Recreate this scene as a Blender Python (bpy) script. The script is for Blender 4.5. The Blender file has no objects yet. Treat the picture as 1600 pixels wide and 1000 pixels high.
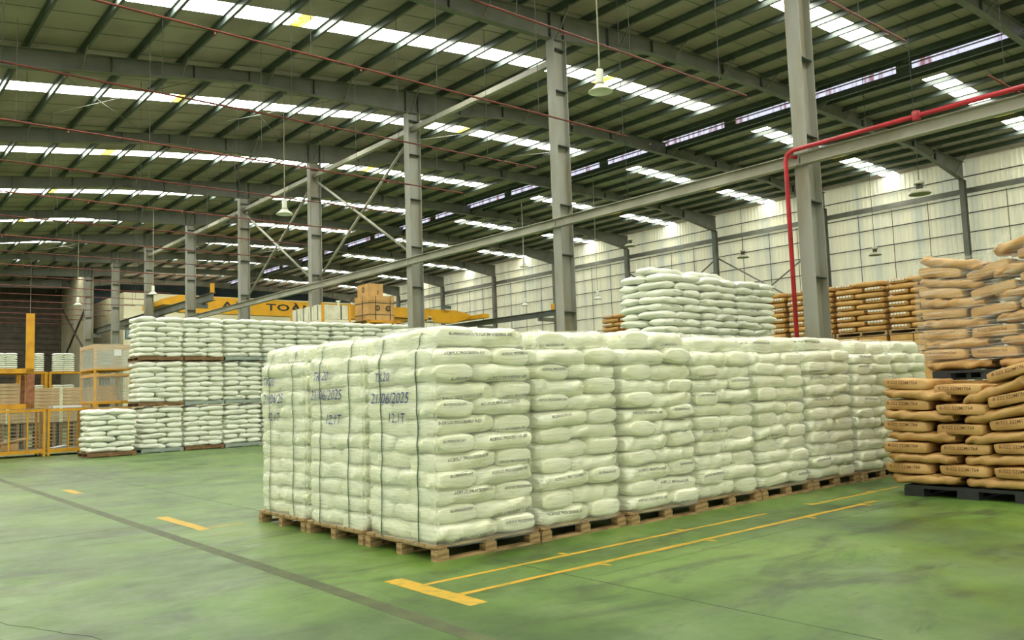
import bpy, math, random
import numpy as np
from mathutils import Vector, Matrix
from mathutils.bvhtree import BVHTree

S = bpy.context.scene
C = S.collection
R = random.Random(7)

# ---------------------------------------------------------------- camera, world, light, exposure
YAW, PITCH, ROLL, FPX, CAMH = 0.701084488, 0.0882710223, -0.0336778145, 1298.365, 1.55
fwd = Vector((math.sin(YAW)*math.cos(PITCH), math.cos(YAW)*math.cos(PITCH), math.sin(PITCH)))
rgt = Vector((math.cos(YAW), -math.sin(YAW), 0)); upv = rgt.cross(fwd)
r_ = math.cos(ROLL)*rgt + math.sin(ROLL)*upv
u_ = -math.sin(ROLL)*rgt + math.cos(ROLL)*upv
cd = bpy.data.cameras.new('camera'); cam = bpy.data.objects.new('camera', cd); C.objects.link(cam)
cd.sensor_width = 36; cd.lens = FPX*36/1600; cd.clip_end = 400; cd.clip_start = 0.05
cam.matrix_world = Matrix(((r_.x, u_.x, -fwd.x, 0), (r_.y, u_.y, -fwd.y, 0), (r_.z, u_.z, -fwd.z, CAMH), (0, 0, 0, 1)))
S.camera = cam
w = bpy.data.worlds.new('sky'); S.world = w; w.use_nodes = True
w.node_tree.nodes['Background'].inputs[0].default_value = (1.0, 0.995, 0.89, 1)
w.node_tree.nodes['Background'].inputs[1].default_value = 0.85
SKYLIGHT = 16.0
S.view_settings.view_transform = 'Standard'; S.view_settings.look = 'None'
S.view_settings.exposure = 0.55; S.view_settings.gamma = 1.0; S.view_settings.use_curve_mapping = False

# ---------------------------------------------------------------- materials
def lin(c):
    if isinstance(c, str):
        c = [int(c[i:i+2], 16)/255 for i in (0, 2, 4)]
    return tuple(x/12.92 if x <= 0.04045 else ((x+0.055)/1.055)**2.4 for x in c)
def _nodes(name):
    m = bpy.data.materials.new(name); m.use_nodes = True
    nt = m.node_tree; b = nt.nodes['Principled BSDF']
    return m, nt, b
def mat(name, c1, rough=0.6, c2=None, scale=4.0, stretch=(1, 1, 1), lo=0.4, hi=0.65, bump=0.0, bscale=40.0, metal=0.0, spec=0.5, detail=4.0, bstretch=(1, 1, 1)):
    m, nt, b = _nodes(name); L = nt.links
    b.inputs['Roughness'].default_value = rough; b.inputs['Metallic'].default_value = metal
    b.inputs['Specular IOR Level'].default_value = spec
    a = lin(c1) + (1,)
    tc = nt.nodes.new('ShaderNodeTexCoord')
    if c2 is None:
        b.inputs['Base Color'].default_value = a
    else:
        mp = nt.nodes.new('ShaderNodeMapping'); mp.inputs['Scale'].default_value = stretch
        L.new(tc.outputs['Object'], mp.inputs[0])
        n = nt.nodes.new('ShaderNodeTexNoise'); n.inputs['Scale'].default_value = scale; n.inputs['Detail'].default_value = detail
        L.new(mp.outputs[0], n.inputs['Vector'])
        r = nt.nodes.new('ShaderNodeValToRGB')
        r.color_ramp.elements[0].position = lo; r.color_ramp.elements[0].color = a
        r.color_ramp.elements[1].position = hi; r.color_ramp.elements[1].color = lin(c2) + (1,)
        L.new(n.outputs['Fac'], r.inputs[0]); L.new(r.outputs[0], b.inputs['Base Color'])
    if bump > 0:
        mp2 = nt.nodes.new('ShaderNodeMapping'); mp2.inputs['Scale'].default_value = bstretch
        L.new(tc.outputs['Object'], mp2.inputs[0])
        n2 = nt.nodes.new('ShaderNodeTexNoise'); n2.inputs['Scale'].default_value = bscale; n2.inputs['Detail'].default_value = 3
        L.new(mp2.outputs[0], n2.inputs['Vector'])
        bp = nt.nodes.new('ShaderNodeBump'); bp.inputs['Strength'].default_value = bump; bp.inputs['Distance'].default_value = 0.02
        L.new(n2.outputs['Fac'], bp.inputs['Height']); L.new(bp.outputs[0], b.inputs['Normal'])
    return m
def emit(name, col, strength, c2=None, scale=3.0, stretch=(1, 1, 1)):
    m = bpy.data.materials.new(name); m.use_nodes = True; nt = m.node_tree
    nt.nodes.clear(); o = nt.nodes.new('ShaderNodeOutputMaterial'); e = nt.nodes.new('ShaderNodeEmission')
    e.inputs[0].default_value = lin(col) + (1,); e.inputs[1].default_value = strength
    if c2:
        tc = nt.nodes.new('ShaderNodeTexCoord'); mp = nt.nodes.new('ShaderNodeMapping'); mp.inputs['Scale'].default_value = stretch
        n = nt.nodes.new('ShaderNodeTexNoise'); n.inputs['Scale'].default_value = scale; n.inputs['Detail'].default_value = 5
        r = nt.nodes.new('ShaderNodeValToRGB'); r.color_ramp.elements[0].position = 0.36; r.color_ramp.elements[1].position = 0.52
        r.color_ramp.elements[0].color = lin(c2) + (1,); r.color_ramp.elements[1].color = lin(col) + (1,)
        nt.links.new(tc.outputs['Object'], mp.inputs[0]); nt.links.new(mp.outputs[0], n.inputs['Vector'])
        nt.links.new(n.outputs['Fac'], r.inputs[0]); nt.links.new(r.outputs[0], e.inputs[0])
    nt.links.new(e.outputs[0], o.inputs[0]); return m

M = {}
M['sack'] = mat('woven_white_sack', 'e9ece2', 0.5, 'e2e6d6', 3, bump=0.25, bscale=22, bstretch=(1, 1, 2.5))
M['sack_wrapped'] = mat('wrapped_white_sack', 'eaedda', 0.34, 'e2e5c8', 2.2, bump=0.35, bscale=9, bstretch=(0.8, 0.8, 3.5), spec=0.6)
M['paper'] = mat('brown_kraft_paper', 'c09a60', 0.5, 'ab834c', 2.5, bump=0.7, bscale=8, bstretch=(1, 1, 1.6))
M['paper_far'] = mat('orange_kraft_paper', 'c39a5a', 0.6, 'b08346', 3, bump=0.3, bscale=16)
M['wood'] = mat('pallet_wood', 'b09468', 0.75, '7f6644', 5, stretch=(1, 1, 6), bump=0.2, bscale=60)
M['wood_dark'] = mat('old_pallet_wood', '8a6a45', 0.8, '5d4630', 5, stretch=(1, 6, 6))
M['pallet_grey'] = mat('grey_plastic_pallet', '9aa79c', 0.6, '87948b', 3)
M['pallet_black'] = mat('black_plastic_pallet', '26292b', 0.5, '1c1e20', 5)
M['steel'] = mat('grey_painted_steel', '73746b', 0.55, '61635a', 1.3, lo=0.42, hi=0.7)
M['steel_col'] = mat('column_paint', '92938a', 0.5, '7f775f', 0.9, stretch=(2, 2, 0.5), lo=0.45, hi=0.75)
M['steel_dark'] = mat('dark_roof_steel', '525c58', 0.45, '485049', 2)
M['beam_light'] = mat('pale_tie_tube', 'a2a194', 0.5, '8c8a7a', 1)
M['roof'] = mat('roof_sheet', 'a99d95', 0.7, '978b83', 0.7)
M['wire'] = mat('dark_wire', '33362f', 0.6)
M['pipe_red'] = mat('sprinkler_pipe_red', '7a3226', 0.5, '5e2a22', 2)
M['pipe_bright'] = mat('fire_main_red', 'b3202c', 0.4, '9c1c28', 2)
M['yellow'] = mat('yellow_painted_steel', 'd39a1c', 0.5, 'b97f1a', 3, lo=0.45, hi=0.75)
M['crane'] = mat('crane_yellow', 'd8a010', 0.45, 'c8920e', 1)
M['rust'] = mat('rusty_post', '9a6444', 0.7, '7c4c34', 8)
M['mesh'] = mat('cage_mesh_wire', '8e938c', 0.5)
M['card'] = mat('cardboard', 'cda468', 0.7, 'c0965a', 3)
M['timber'] = mat('sawn_timber', 'c4ad8a', 0.8, 'a88c68', 4, stretch=(1, 1, 8))
M['ink_blue'] = mat('blue_marker_ink', '29357e', 0.7)
M['ink_black'] = mat('black_print_ink', '5c605a', 0.7)
M['ink_brown'] = mat('print_on_paper', '6e4a26', 0.7)
M['black'] = mat('black_lettering', '1d1b16', 0.6)
M['strap'] = mat('green_strap', '1f4737', 0.4)
M['strap_dark'] = mat('dark_strap', '2a3b34', 0.5)
M['lamp_white'] = mat('lamp_enamel', 'dfe2d4', 0.35)
M['lamp_grey'] = mat('lamp_grey_metal', '9d9d86', 0.45)
M['lamp_dark'] = mat('lamp_dark_metal', '4c4e46', 0.5)
M['skylight'] = emit('skylight_panel', 'fffef0', SKYLIGHT)
M['skylight_old'] = emit('yellowed_skylight_panel', 'd8c64a', SKYLIGHT*0.12, 'f0e890', 6)
M['clerestory'] = emit('clerestory_panel', 'c9cde6', 1.0, '8f6a72', 1.6, (1, 3.2, 0.35))
M['dark_wall'] = mat('dark_brown_shutter', '4a4338', 0.8, '3b352c', 2)
M['blue_wall'] = mat('dark_blue_sheet', '33444f', 0.7, '2b3a44', 1)
M['cream'] = mat('cream_render', 'dcd8ba', 0.8, 'd0cba9', 0.8)
M['beige_dark'] = mat('dull_beige_sheet', '8f8770', 0.8, '7f7862', 1)
M['glass'] = mat('window_glass', '7f9399', 0.15)
M['ground'] = mat('outside_ground', '8d8f86', 0.9)
M['yellow_paint'] = mat('yellow_floor_paint', 'bf9827', 0.55, '8f8a35', 9, lo=0.5, hi=0.72)
M['strip_dark'] = mat('dark_floor_strip', '3e4527', 0.6, '4f5a30', 5)
M['joint'] = mat('floor_joint', '3c4a30', 0.8)
M['white_wrap'] = mat('white_shrink_wrap', 'd9d8c0', 0.35, 'c6c4aa', 3, bump=0.4, bscale=8, bstretch=(1, 1, .3))
M['paper_sheet'] = mat('paper_sheet', 'dfe4e6', 0.7)

def film_mat(name, base, streak):
    m = bpy.data.materials.new(name); m.use_nodes = True; nt = m.node_tree; L = nt.links
    b = nt.nodes['Principled BSDF']; out = nt.nodes['Material Output']
    b.inputs['Base Color'].default_value = (0.86, 0.90, 0.80, 1); b.inputs['Roughness'].default_value = 0.22
    tr = nt.nodes.new('ShaderNodeBsdfTransparent'); mx = nt.nodes.new('ShaderNodeMixShader')
    tc = nt.nodes.new('ShaderNodeTexCoord'); mp = nt.nodes.new('ShaderNodeMapping'); mp.inputs['Scale'].default_value = (0.7, 0.7, 16)
    n = nt.nodes.new('ShaderNodeTexNoise'); n.inputs['Scale'].default_value = 3.0; n.inputs['Detail'].default_value = 6
    r = nt.nodes.new('ShaderNodeMapRange'); r.inputs[1].default_value = 0.48; r.inputs[2].default_value = 0.8
    r.inputs[3].default_value = base; r.inputs[4].default_value = streak
    L.new(tc.outputs['Object'], mp.inputs[0]); L.new(mp.outputs[0], n.inputs['Vector']); L.new(n.outputs['Fac'], r.inputs[0])
    bp = nt.nodes.new('ShaderNodeBump'); bp.inputs['Strength'].default_value = 0.35; bp.inputs['Distance'].default_value = 0.01
    L.new(n.outputs['Fac'], bp.inputs['Height']); L.new(bp.outputs[0], b.inputs['Normal'])
    L.new(r.outputs[0], mx.inputs[0]); L.new(tr.outputs[0], mx.inputs[1]); L.new(b.outputs[0], mx.inputs[2]); L.new(mx.outputs[0], out.inputs[0])
    return m
M['film'] = film_mat('stretch_film', 0.11, 0.45)
M['film_thick'] = film_mat('stretch_film_many_turns', 0.30, 0.6)
M['film_brown'] = film_mat('stretch_film_over_paper', 0.05, 0.5)

# floor: green painted concrete, worn and stained
def floor_mat():
    m, nt, b = _nodes('green_floor_paint'); L = nt.links
    tc = nt.nodes.new('ShaderNodeTexCoord')
    def noise(scale, stretch=(1, 1, 1), detail=5, rough=0.55, dist=0.0):
        mp = nt.nodes.new('ShaderNodeMapping'); mp.inputs['Scale'].default_value = stretch
        n = nt.nodes.new('ShaderNodeTexNoise'); n.inputs['Scale'].default_value = scale; n.inputs['Detail'].default_value = detail
        n.inputs['Roughness'].default_value = rough; n.inputs['Distortion'].default_value = dist
        L.new(tc.outputs['Object'], mp.inputs[0]); L.new(mp.outputs[0], n.inputs['Vector']); return n
    def ramp(n, stops):
        r = nt.nodes.new('ShaderNodeValToRGB'); e = r.color_ramp.elements
        while len(e) < len(stops): e.new(0.5)
        for k, (p, c) in enumerate(stops):
            e[k].position = p; e[k].color = (lin(c) if not isinstance(c, float) else (c, c, c)) + (1,)
        L.new(n.outputs['Fac'], r.inputs[0]); return r
    def mix(f, a, c, k=1.0):
        x = nt.nodes.new('ShaderNodeMix'); x.data_type = 'RGBA'
        if f is None: x.inputs[0].default_value = k
        else: L.new(f, x.inputs[0])
        L.new(a, x.inputs[6])
        if isinstance(c, str): x.inputs[7].default_value = lin(c) + (1,)
        else: L.new(c, x.inputs[7])
        return x.outputs[2]
    base = ramp(noise(0.33, (1, 1, 1), 6, 0.6, 0.4), [(0.28, '2c441b'), (0.42, '416023'), (0.56, '5a7b2e'), (0.72, '788a48')])
    patch = ramp(noise(1.1, (1, 0.6, 1), 7, 0.65, 0.8), [(0.44, 0.0), (0.72, 0.6)])
    col = mix(patch.outputs[0], base.outputs[0], '677a50')
    dark = ramp(noise(0.8, (0.7, 1.6, 1), 8, 0.7, 1.0), [(0.50, 0.0), (0.63, 0.75)])
    col = mix(dark.outputs[0], col, '22311a')
    scuff = ramp(noise(2.2, (0.6, 3.0, 1), 9, 0.75, 0.5), [(0.58, 0.0), (0.67, 0.85)])
    col = mix(scuff.outputs[0], col, '1d2314')
    L.new(col, b.inputs['Base Color'])
    rr = ramp(noise(1.6, (1, 1, 1), 6, 0.65), [(0.35, 0.30), (0.7, 0.5)])
    L.new(rr.outputs[0], b.inputs['Roughness']); b.inputs['Specular IOR Level'].default_value = 0.55
    bp = nt.nodes.new('ShaderNodeBump'); bp.inputs['Strength'].default_value = 0.06; bp.inputs['Distance'].default_value = 0.02
    n = noise(9, (1, 1, 1), 6); L.new(n.outputs['Fac'], bp.inputs['Height']); L.new(bp.outputs[0], b.inputs['Normal'])
    return m
M['floor'] = floor_mat()

# translucent corrugated wall sheet
def sheet_mat():
    m, nt, b = _nodes('translucent_wall_sheet'); L = nt.links; out = nt.nodes['Material Output']
    tc = nt.nodes.new('ShaderNodeTexCoord'); mp = nt.nodes.new('ShaderNodeMapping'); mp.inputs['Scale'].default_value = (1, 1.3, 0.12)
    n = nt.nodes.new('ShaderNodeTexNoise'); n.inputs['Scale'].default_value = 1.0; n.inputs['Detail'].default_value = 6
    r = nt.nodes.new('ShaderNodeValToRGB'); e = r.color_ramp.elements
    e[0].position = 0.34; e[0].color = lin('cfd4c6') + (1,); e[1].position = 0.56; e[1].color = lin('eeecd2') + (1,)
    L.new(tc.outputs['Object'], mp.inputs[0]); L.new(mp.outputs[0], n.inputs['Vector']); L.new(n.outputs['Fac'], r.inputs[0])
    L.new(r.outputs[0], b.inputs['Base Color']); b.inputs['Roughness'].default_value = 0.6
    t = nt.nodes.new('ShaderNodeBsdfTranslucent'); L.new(r.outputs[0], t.inputs[0])
    mx = nt.nodes.new('ShaderNodeMixShader'); mx.inputs[0].default_value = 0.52
    L.new(b.outputs[0], mx.inputs[1]); L.new(t.outputs[0], mx.inputs[2]); L.new(mx.outputs[0], out.inputs[0])
    return m
M['sheet'] = sheet_mat()

# ---------------------------------------------------------------- geometry helpers
class G:
    def __init__(s): s.v = []; s.f = []
    def add(s, v, f):
        k = len(s.v); s.v += [tuple(p) for p in v]; s.f += [tuple(i+k for i in q) for q in f]; return s
    def box(s, x0, x1, y0, y1, z0, z1):
        return s.add([(x0, y0, z0), (x1, y0, z0), (x1, y1, z0), (x0, y1, z0), (x0, y0, z1), (x1, y0, z1), (x1, y1, z1), (x0, y1, z1)],
                     [(0, 3, 2, 1), (4, 5, 6, 7), (0, 1, 5, 4), (1, 2, 6, 5), (2, 3, 7, 6), (3, 0, 4, 7)])
    def bar(s, a, b, wd, ht, up=(0, 0, 1)):
        a, b = Vector(a), Vector(b); d = (b-a).normalized(); x = d.cross(Vector(up))
        if x.length < 1e-4: x = d.cross(Vector((1, 0, 0)))
        x.normalize(); y = x.cross(d); x *= wd/2; y *= ht/2
        return s.add([a-x-y, a+x-y, a+x+y, a-x+y, b-x-y, b+x-y, b+x+y, b-x+y],
                     [(0, 3, 2, 1), (4, 5, 6, 7), (0, 1, 5, 4), (1, 2, 6, 5), (2, 3, 7, 6), (3, 0, 4, 7)])
    def tube(s, pts, r, n=8):
        pts = [Vector(p) for p in pts]; rings = []
        for i, p in enumerate(pts):
            d = (pts[min(i+1, len(pts)-1)] - pts[max(i-1, 0)]).normalized()
            x = d.cross(Vector((0, 0, 1)));
            if x.length < 1e-3: x = d.cross(Vector((0, 1, 0)))
            x.normalize(); y = x.cross(d)
            rings.append([p + (x*math.cos(6.28318*k/n) + y*math.sin(6.28318*k/n))*r for k in range(n)])
        v = [q for g in rings for q in g]; f = []
        for i in range(len(pts)-1):
            for k in range(n): f.append((i*n+k, i*n+(k+1) % n, (i+1)*n+(k+1) % n, (i+1)*n+k))
        f.append(tuple(reversed(range(n)))); f.append(tuple((len(pts)-1)*n+k for k in range(n)))
        return s.add(v, f)
    def lathe(s, prof, c=(0, 0, 0), n=20, close=True):
        v = []; f = []
        for (r, z) in prof:
            for k in range(n):
                a = 6.28318530718*k/n; v.append((c[0]+r*math.cos(a), c[1]+r*math.sin(a), c[2]+z))
        for i in range(len(prof)-1):
            for k in range(n): f.append((i*n+k, i*n+(k+1) % n, (i+1)*n+(k+1) % n, (i+1)*n+k))
        if close:
            f.append(tuple(reversed(range(n)))); f.append(tuple((len(prof)-1)*n+k for k in range(n)))
        return s.add(v, f)
    def poly_y(s, pts, y0, y1):
        n = len(pts); v = [(x, y0, z) for x, z in pts] + [(x, y1, z) for x, z in pts]
        f = [tuple(range(n)), tuple(reversed(range(n, 2*n)))] + [(i, i+n, (i+1) % n+n, (i+1) % n) for i in range(n)]
        return s.add(v, f)
    def mesh(s, name, m, smooth=False):
        me = bpy.data.meshes.new(name); me.from_pydata(s.v, [], s.f); me.materials.append(M[m] if isinstance(m, str) else m)
        if smooth: me.polygons.foreach_set('use_smooth', [True]*len(me.polygons))
        me.update(); return me
def link(name, me, parent=None, loc=None, rot=None):
    o = bpy.data.objects.new(name, me); C.objects.link(o)
    if parent: o.parent = parent
    if loc is not None: o.location = loc
    if rot is not None: o.rotation_euler = rot
    return o
def build(g, name, m, parent=None, smooth=False, loc=None, rot=None): return link(name, g.mesh(name, m, smooth), parent, loc, rot)
def tag(o, label=None, cat=None, group=None, kind=None):
    if label: o['label'] = label
    if cat: o['category'] = cat
    if group: o['group'] = group
    if kind: o['kind'] = kind
    return o
def empty(name, loc=(0, 0, 0), rz=0.0, parent=None):
    o = bpy.data.objects.new(name, None); C.objects.link(o); o.location = loc; o.rotation_euler = (0, 0, rz); o.empty_display_size = 0.1
    if parent: o.parent = parent
    return o
_box = {}
def boxpart(name, size, m, parent, loc, rot=None):
    k = (name, tuple(round(x, 4) for x in size), m)
    if k not in _box:
        x, y, z = size; _box[k] = G().box(-x/2, x/2, -y/2, y/2, -z/2, z/2).mesh(name, m)
    return link(name, _box[k], parent, loc, rot)
ORD = ['first', 'second', 'third', 'fourth', 'fifth', 'sixth', 'seventh', 'eighth', 'ninth', 'tenth', 'eleventh', 'twelfth', 'thirteenth', 'fourteenth', 'fifteenth', 'sixteenth', 'seventeenth', 'eighteenth', 'nineteenth', 'twentieth', 'twenty-first', 'twenty-second']

# text: lettering as real thin geometry; proj maps a flat (x, y) of the text to a 3-D point
def text_mesh(name, body, size, m, shear=0.0, bold=0.0, align='CENTER'):
    cu = bpy.data.curves.new(name, 'FONT'); cu.body = body; cu.size = size; cu.align_x = align; cu.align_y = 'CENTER'
    cu.shear = shear; cu.offset = bold; cu.resolution_u = 2
    o = bpy.data.objects.new(name, cu); C.objects.link(o)
    dg = bpy.context.evaluated_depsgraph_get(); me = bpy.data.meshes.new_from_object(o.evaluated_get(dg))
    bpy.data.objects.remove(o); bpy.data.curves.remove(cu)
    me.name = name; me.materials.clear(); me.materials.append(M[m]); return me
def map_mesh(me, fn):
    n = len(me.vertices); a = np.empty(n*3); me.vertices.foreach_get('co', a); a = a.reshape(-1, 3)
    b = np.array([fn(p[0], p[1]) for p in a]); me.vertices.foreach_set('co', b.ravel()); me.update(); return me

# ---------------------------------------------------------------- sack meshes
def ring_noise(rng, u, th, amp, kmax=5):
    o = np.zeros_like(u)
    for _ in range(7):
        ku = rng.uniform(0.5, kmax); kt = rng.integers(1, 5); o += rng.uniform(-1, 1)*np.sin(ku*u*3 + kt*th + rng.uniform(0, 6.28))/ (1+0.3*ku)
    return o*amp/2
def sack_arrays(L, W, H, nu, nt, seed, e=3.0, lp=5.0, pinch=0.35, amp=0.012, endw=0.85, droop=0.0, fold=0.0, ridge=0.0):
    rng = np.random.default_rng(seed)
    us = -np.cos(np.linspace(0, math.pi, nu))
    us = np.sign(us)*np.abs(us)**0.8
    th = np.linspace(0, 2*math.pi, nt, endpoint=False)
    U, T = np.meshgrid(us, th, indexing='ij')
    ct, st = np.cos(T), np.sin(T)
    cy = np.sign(ct)*np.abs(ct)**(2/e); cz = np.sign(st)*np.abs(st)**(2/e)
    hp = pinch + (1-pinch)*(1-np.abs(U)**lp)**0.5
    wp = endw + (1-endw)*(1-np.abs(U)**(lp*0.8))**0.5
    N = ring_noise(rng, U, T, amp)
    if ridge > 0:
        N += ridge*(np.abs(np.sin(4.0*U*1.7 + 1.3*np.sin(T*2) + rng.uniform(0, 6)))-0.5)*np.exp(-((np.abs(U)-0.75)/0.3)**2)
    y = cy*(W/2*wp+N); z = cz*(H/2*hp+N*0.6)
    x = U*L/2*(1-0.03*np.abs(cy)**4)
    if fold > 0:                                   # block-bottom end tucked in at mid height
        x = x - np.sign(U)*fold*(np.abs(U) > 0.985)*(1-np.abs(cz)**2)
    z = z - droop*U**2*H + rng.uniform(-0.1, 0.1)*H*U*0.3
    V = np.stack([x, y, z], -1).reshape(-1, 3)
    F = []
    for i in range(nu-1):
        for k in range(nt): F.append((i*nt+k, (i+1)*nt+k, (i+1)*nt+(k+1) % nt, i*nt+(k+1) % nt))
    F.append(tuple(range(nt))); F.append(tuple((nu-1)*nt+k for k in reversed(range(nt))))
    return V, F
def sack_mesh(name, m, *a, **k):
    V, F = sack_arrays(*a, **k); me = bpy.data.meshes.new(name); me.from_pydata(V.tolist(), [], F); me.materials.append(M[m])
    me.polygons.foreach_set('use_smooth', [True]*len(me.polygons)); me.update(); return me

# ---------------------------------------------------------------- the setting
XC, LB = 17.04, 8.0
def YI(i): return 9.68 + LB*i
Y0, Y1 = YI(-2), 84.4
XL, XW = -14.0, 47.06
def struct(o): o['kind'] = 'structure'; return o

gfl = G().box(XL, XW+0.3, Y0, Y1, -0.2, 0.0)
floor = struct(build(gfl, 'floor', 'floor')); tag(floor, 'worn green painted concrete warehouse floor')
ground = struct(build(G().box(-160, 200, -160, 240, -0.6, -0.22), 'ground', 'ground')); tag(ground, 'grey ground outside the warehouse')
# sawn floor joints
def joint(x0, x1, y0, y1):
    build(G().box(x0, x1, y0, y1, -0.01, 0.0008), 'floor_joint', 'joint', floor)
joint(4.965, 4.98, 2.0, 6.3); joint(4.955, 4.97, 11.0, 28.0); joint(-2, 3.2, 11.49, 11.505); joint(5.1, 12, 5.05, 5.058)
# cracks
gx = G(); pts = [(1.05+0.05*k + 0.012*math.sin(k*2.3), 7.4-0.12*k+0.03*math.sin(k*1.7), 0.0005) for k in range(11)]
for a, b in zip(pts, pts[1:]): gx.bar(a, b, 0.006, 0.002)
build(gx, 'floor_crack', 'joint', floor)

# roof line (top of rafters) and rafter undersides
TX = [-14, 3.6, 11, 17, 22, 31.9]; TZ = [9.3, 11.5, 12.42, 13.05, 13.4, 13.62]
RX = [31.9, 47.1]; RZ = [13.45, 13.1]
def zt(x): return float(np.interp(x, TX, TZ)) if x <= 31.9 else float(np.interp(x, RX, RZ))
BX = [-14, -12, 3.6, 10.7, 12.8, 17.0, 21.5, 28, 41, 43.4, 46.9]; BZ = [8.3, 8.9, 10.92, 12.0, 12.05, 12.2, 12.88, 13.08, 12.9, 12.6, 12.05]
ceiling = struct(empty('ceiling')); tag(ceiling, 'sloping warehouse roof of pale sheets on dark purlins with skylight strips')
PD = 0.2
PX = [4.27+1.41*k for k in range(-12, 20)]
PX = [x for x in PX if XL < x < 31.2] + [31.55]
PXR = [32.25, 33.0] + [34.3+1.41*k for k in range(10) if 34.3+1.41*k < 46.9]
me_p = None
for x in PX + PXR:
    z = zt(x); t = 0.008; wd = 0.075
    g = G().box(x-t/2, x+t/2, Y0, Y1, z, z+PD).box(x-t/2, x+wd, Y0, Y1, z, z+t).box(x-wd, x+t/2, Y0, Y1, z+PD-t, z+PD).box(x+wd-t, x+wd, Y0, Y1, z+t, z+0.02)
    build(g, 'purlin', 'steel_dark', ceiling)
SK = (3.45, 4.35)
def roof_strip(name, m, x0, x1, y0, y1, th=0.04, lift=0.0):
    xs = [x0] + [x for x in TX+RX if x0 < x < x1] + [x1]
    if x0 >= 31.9: xs = [x0, x1]
    g = G(); v = []
    for x in xs:
        z = (zt(x) if x0 < 31.9 else float(np.interp(x, RX, RZ)))+PD+lift
        v += [(x, y0, z), (x, y1, z), (x, y1, z+th), (x, y0, z+th)]
    f = []
    for i in range(len(xs)-1):
        a = i*4; b = a+4
        for k in range(4): f.append((a+k, b+k, b+(k+1) % 4, a+(k+1) % 4))
    f += [(3, 2, 1, 0), tuple(4*(len(xs)-1)+k for k in range(4))]
    return build(g.add(v, f), name, m, ceiling)
nb = 12
for i in range(-2, 10):
    yb = YI(i); ye = min(yb+LB, Y1)
    if yb >= Y1: break
    cuts = [0, 1.15, 2.3, SK[0], SK[1], 5.55, 6.75, 8.0]
    for a, b in zip(cuts, cuts[1:]):
        if yb+a >= Y1: continue
        ya, yz = yb+a+0.008, min(yb+b, Y1)-0.008
        if a == SK[0]:
            yellow_at = {1: 10.4, 2: 9.6, 0: 22.0, 3: 9.2}.get(i, 8.6)
            roof_strip('skylight_panel', 'skylight', XL, yellow_at, ya, yz)
            roof_strip('yellowed_skylight', 'skylight_old', yellow_at+0.01, yellow_at+0.42, ya, yz)
            second = yellow_at+12.7
            if second < 29:
                roof_strip('skylight_panel', 'skylight', yellow_at+0.43, second, ya, yz)
                roof_strip('yellowed_skylight', 'skylight_old', second+0.01, second+0.42, ya, yz)
                roof_strip('skylight_panel', 'skylight', second+0.43, 29.7, ya, yz)
            else:
                roof_strip('skylight_panel', 'skylight', yellow_at+0.43, 29.7, ya, yz)
            roof_strip('roof_panel', 'roof', 29.71, 31.9, ya, yz)
            roof_strip('roof_panel', 'roof', 31.95, 33.9, ya, yz)
            roof_strip('skylight_panel', 'skylight', 33.91, 39.7, ya, yz)
            roof_strip('roof_panel', 'roof', 39.71, 41.2, ya, yz)
            roof_strip('yellowed_skylight', 'skylight_old', 41.21, 41.9, ya, yz)
            roof_strip('skylight_panel', 'skylight', 41.91, 46.9, ya, yz)
        else:
            roof_strip('roof_panel', 'roof', XL, 31.9, ya, yz); roof_strip('roof_panel', 'roof', 31.95, XW+0.2, ya, yz)
# sheet joint cover strips closing the 16 mm seams, dark lines seen from below
for i in range(-2, 10):
    for c in [0, 1.15, 2.3, SK[0], SK[1], 5.55, 6.75]:
        y = YI(i)+c
        if y < Y1-0.1: roof_strip('seam_cover', 'steel_dark', XL, 31.9, y-0.014, y+0.014, 0.05, -0.008); roof_strip('seam_cover', 'steel_dark', 31.95, XW+0.2, y-0.014, y+0.014, 0.05, -0.008)
# clerestory at the ridge: translucent upstand between the two slopes
for i in range(-1, 10):
    ya, yb = YI(i)-LB/2, min(YI(i)+LB/2, Y1)
    build(G().box(32.02, 32.05, ya+0.5, yb-0.1, 13.50, 13.80), 'clerestory_panel', 'clerestory', ceiling)
    build(G().box(31.98, 32.10, ya-0.1, ya+0.5, 13.40, 13.86), 'clerestory_post', 'steel_dark', ceiling)
build(G().box(31.7, 32.3, Y0, Y1, 13.86, 13.92), 'ridge_cap', 'steel_dark', ceiling)
build(G().box(32.02, 32.12, Y0, Y1, 13.25, 13.49), 'ridge_beam', 'steel_dark', ceiling)

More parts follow.
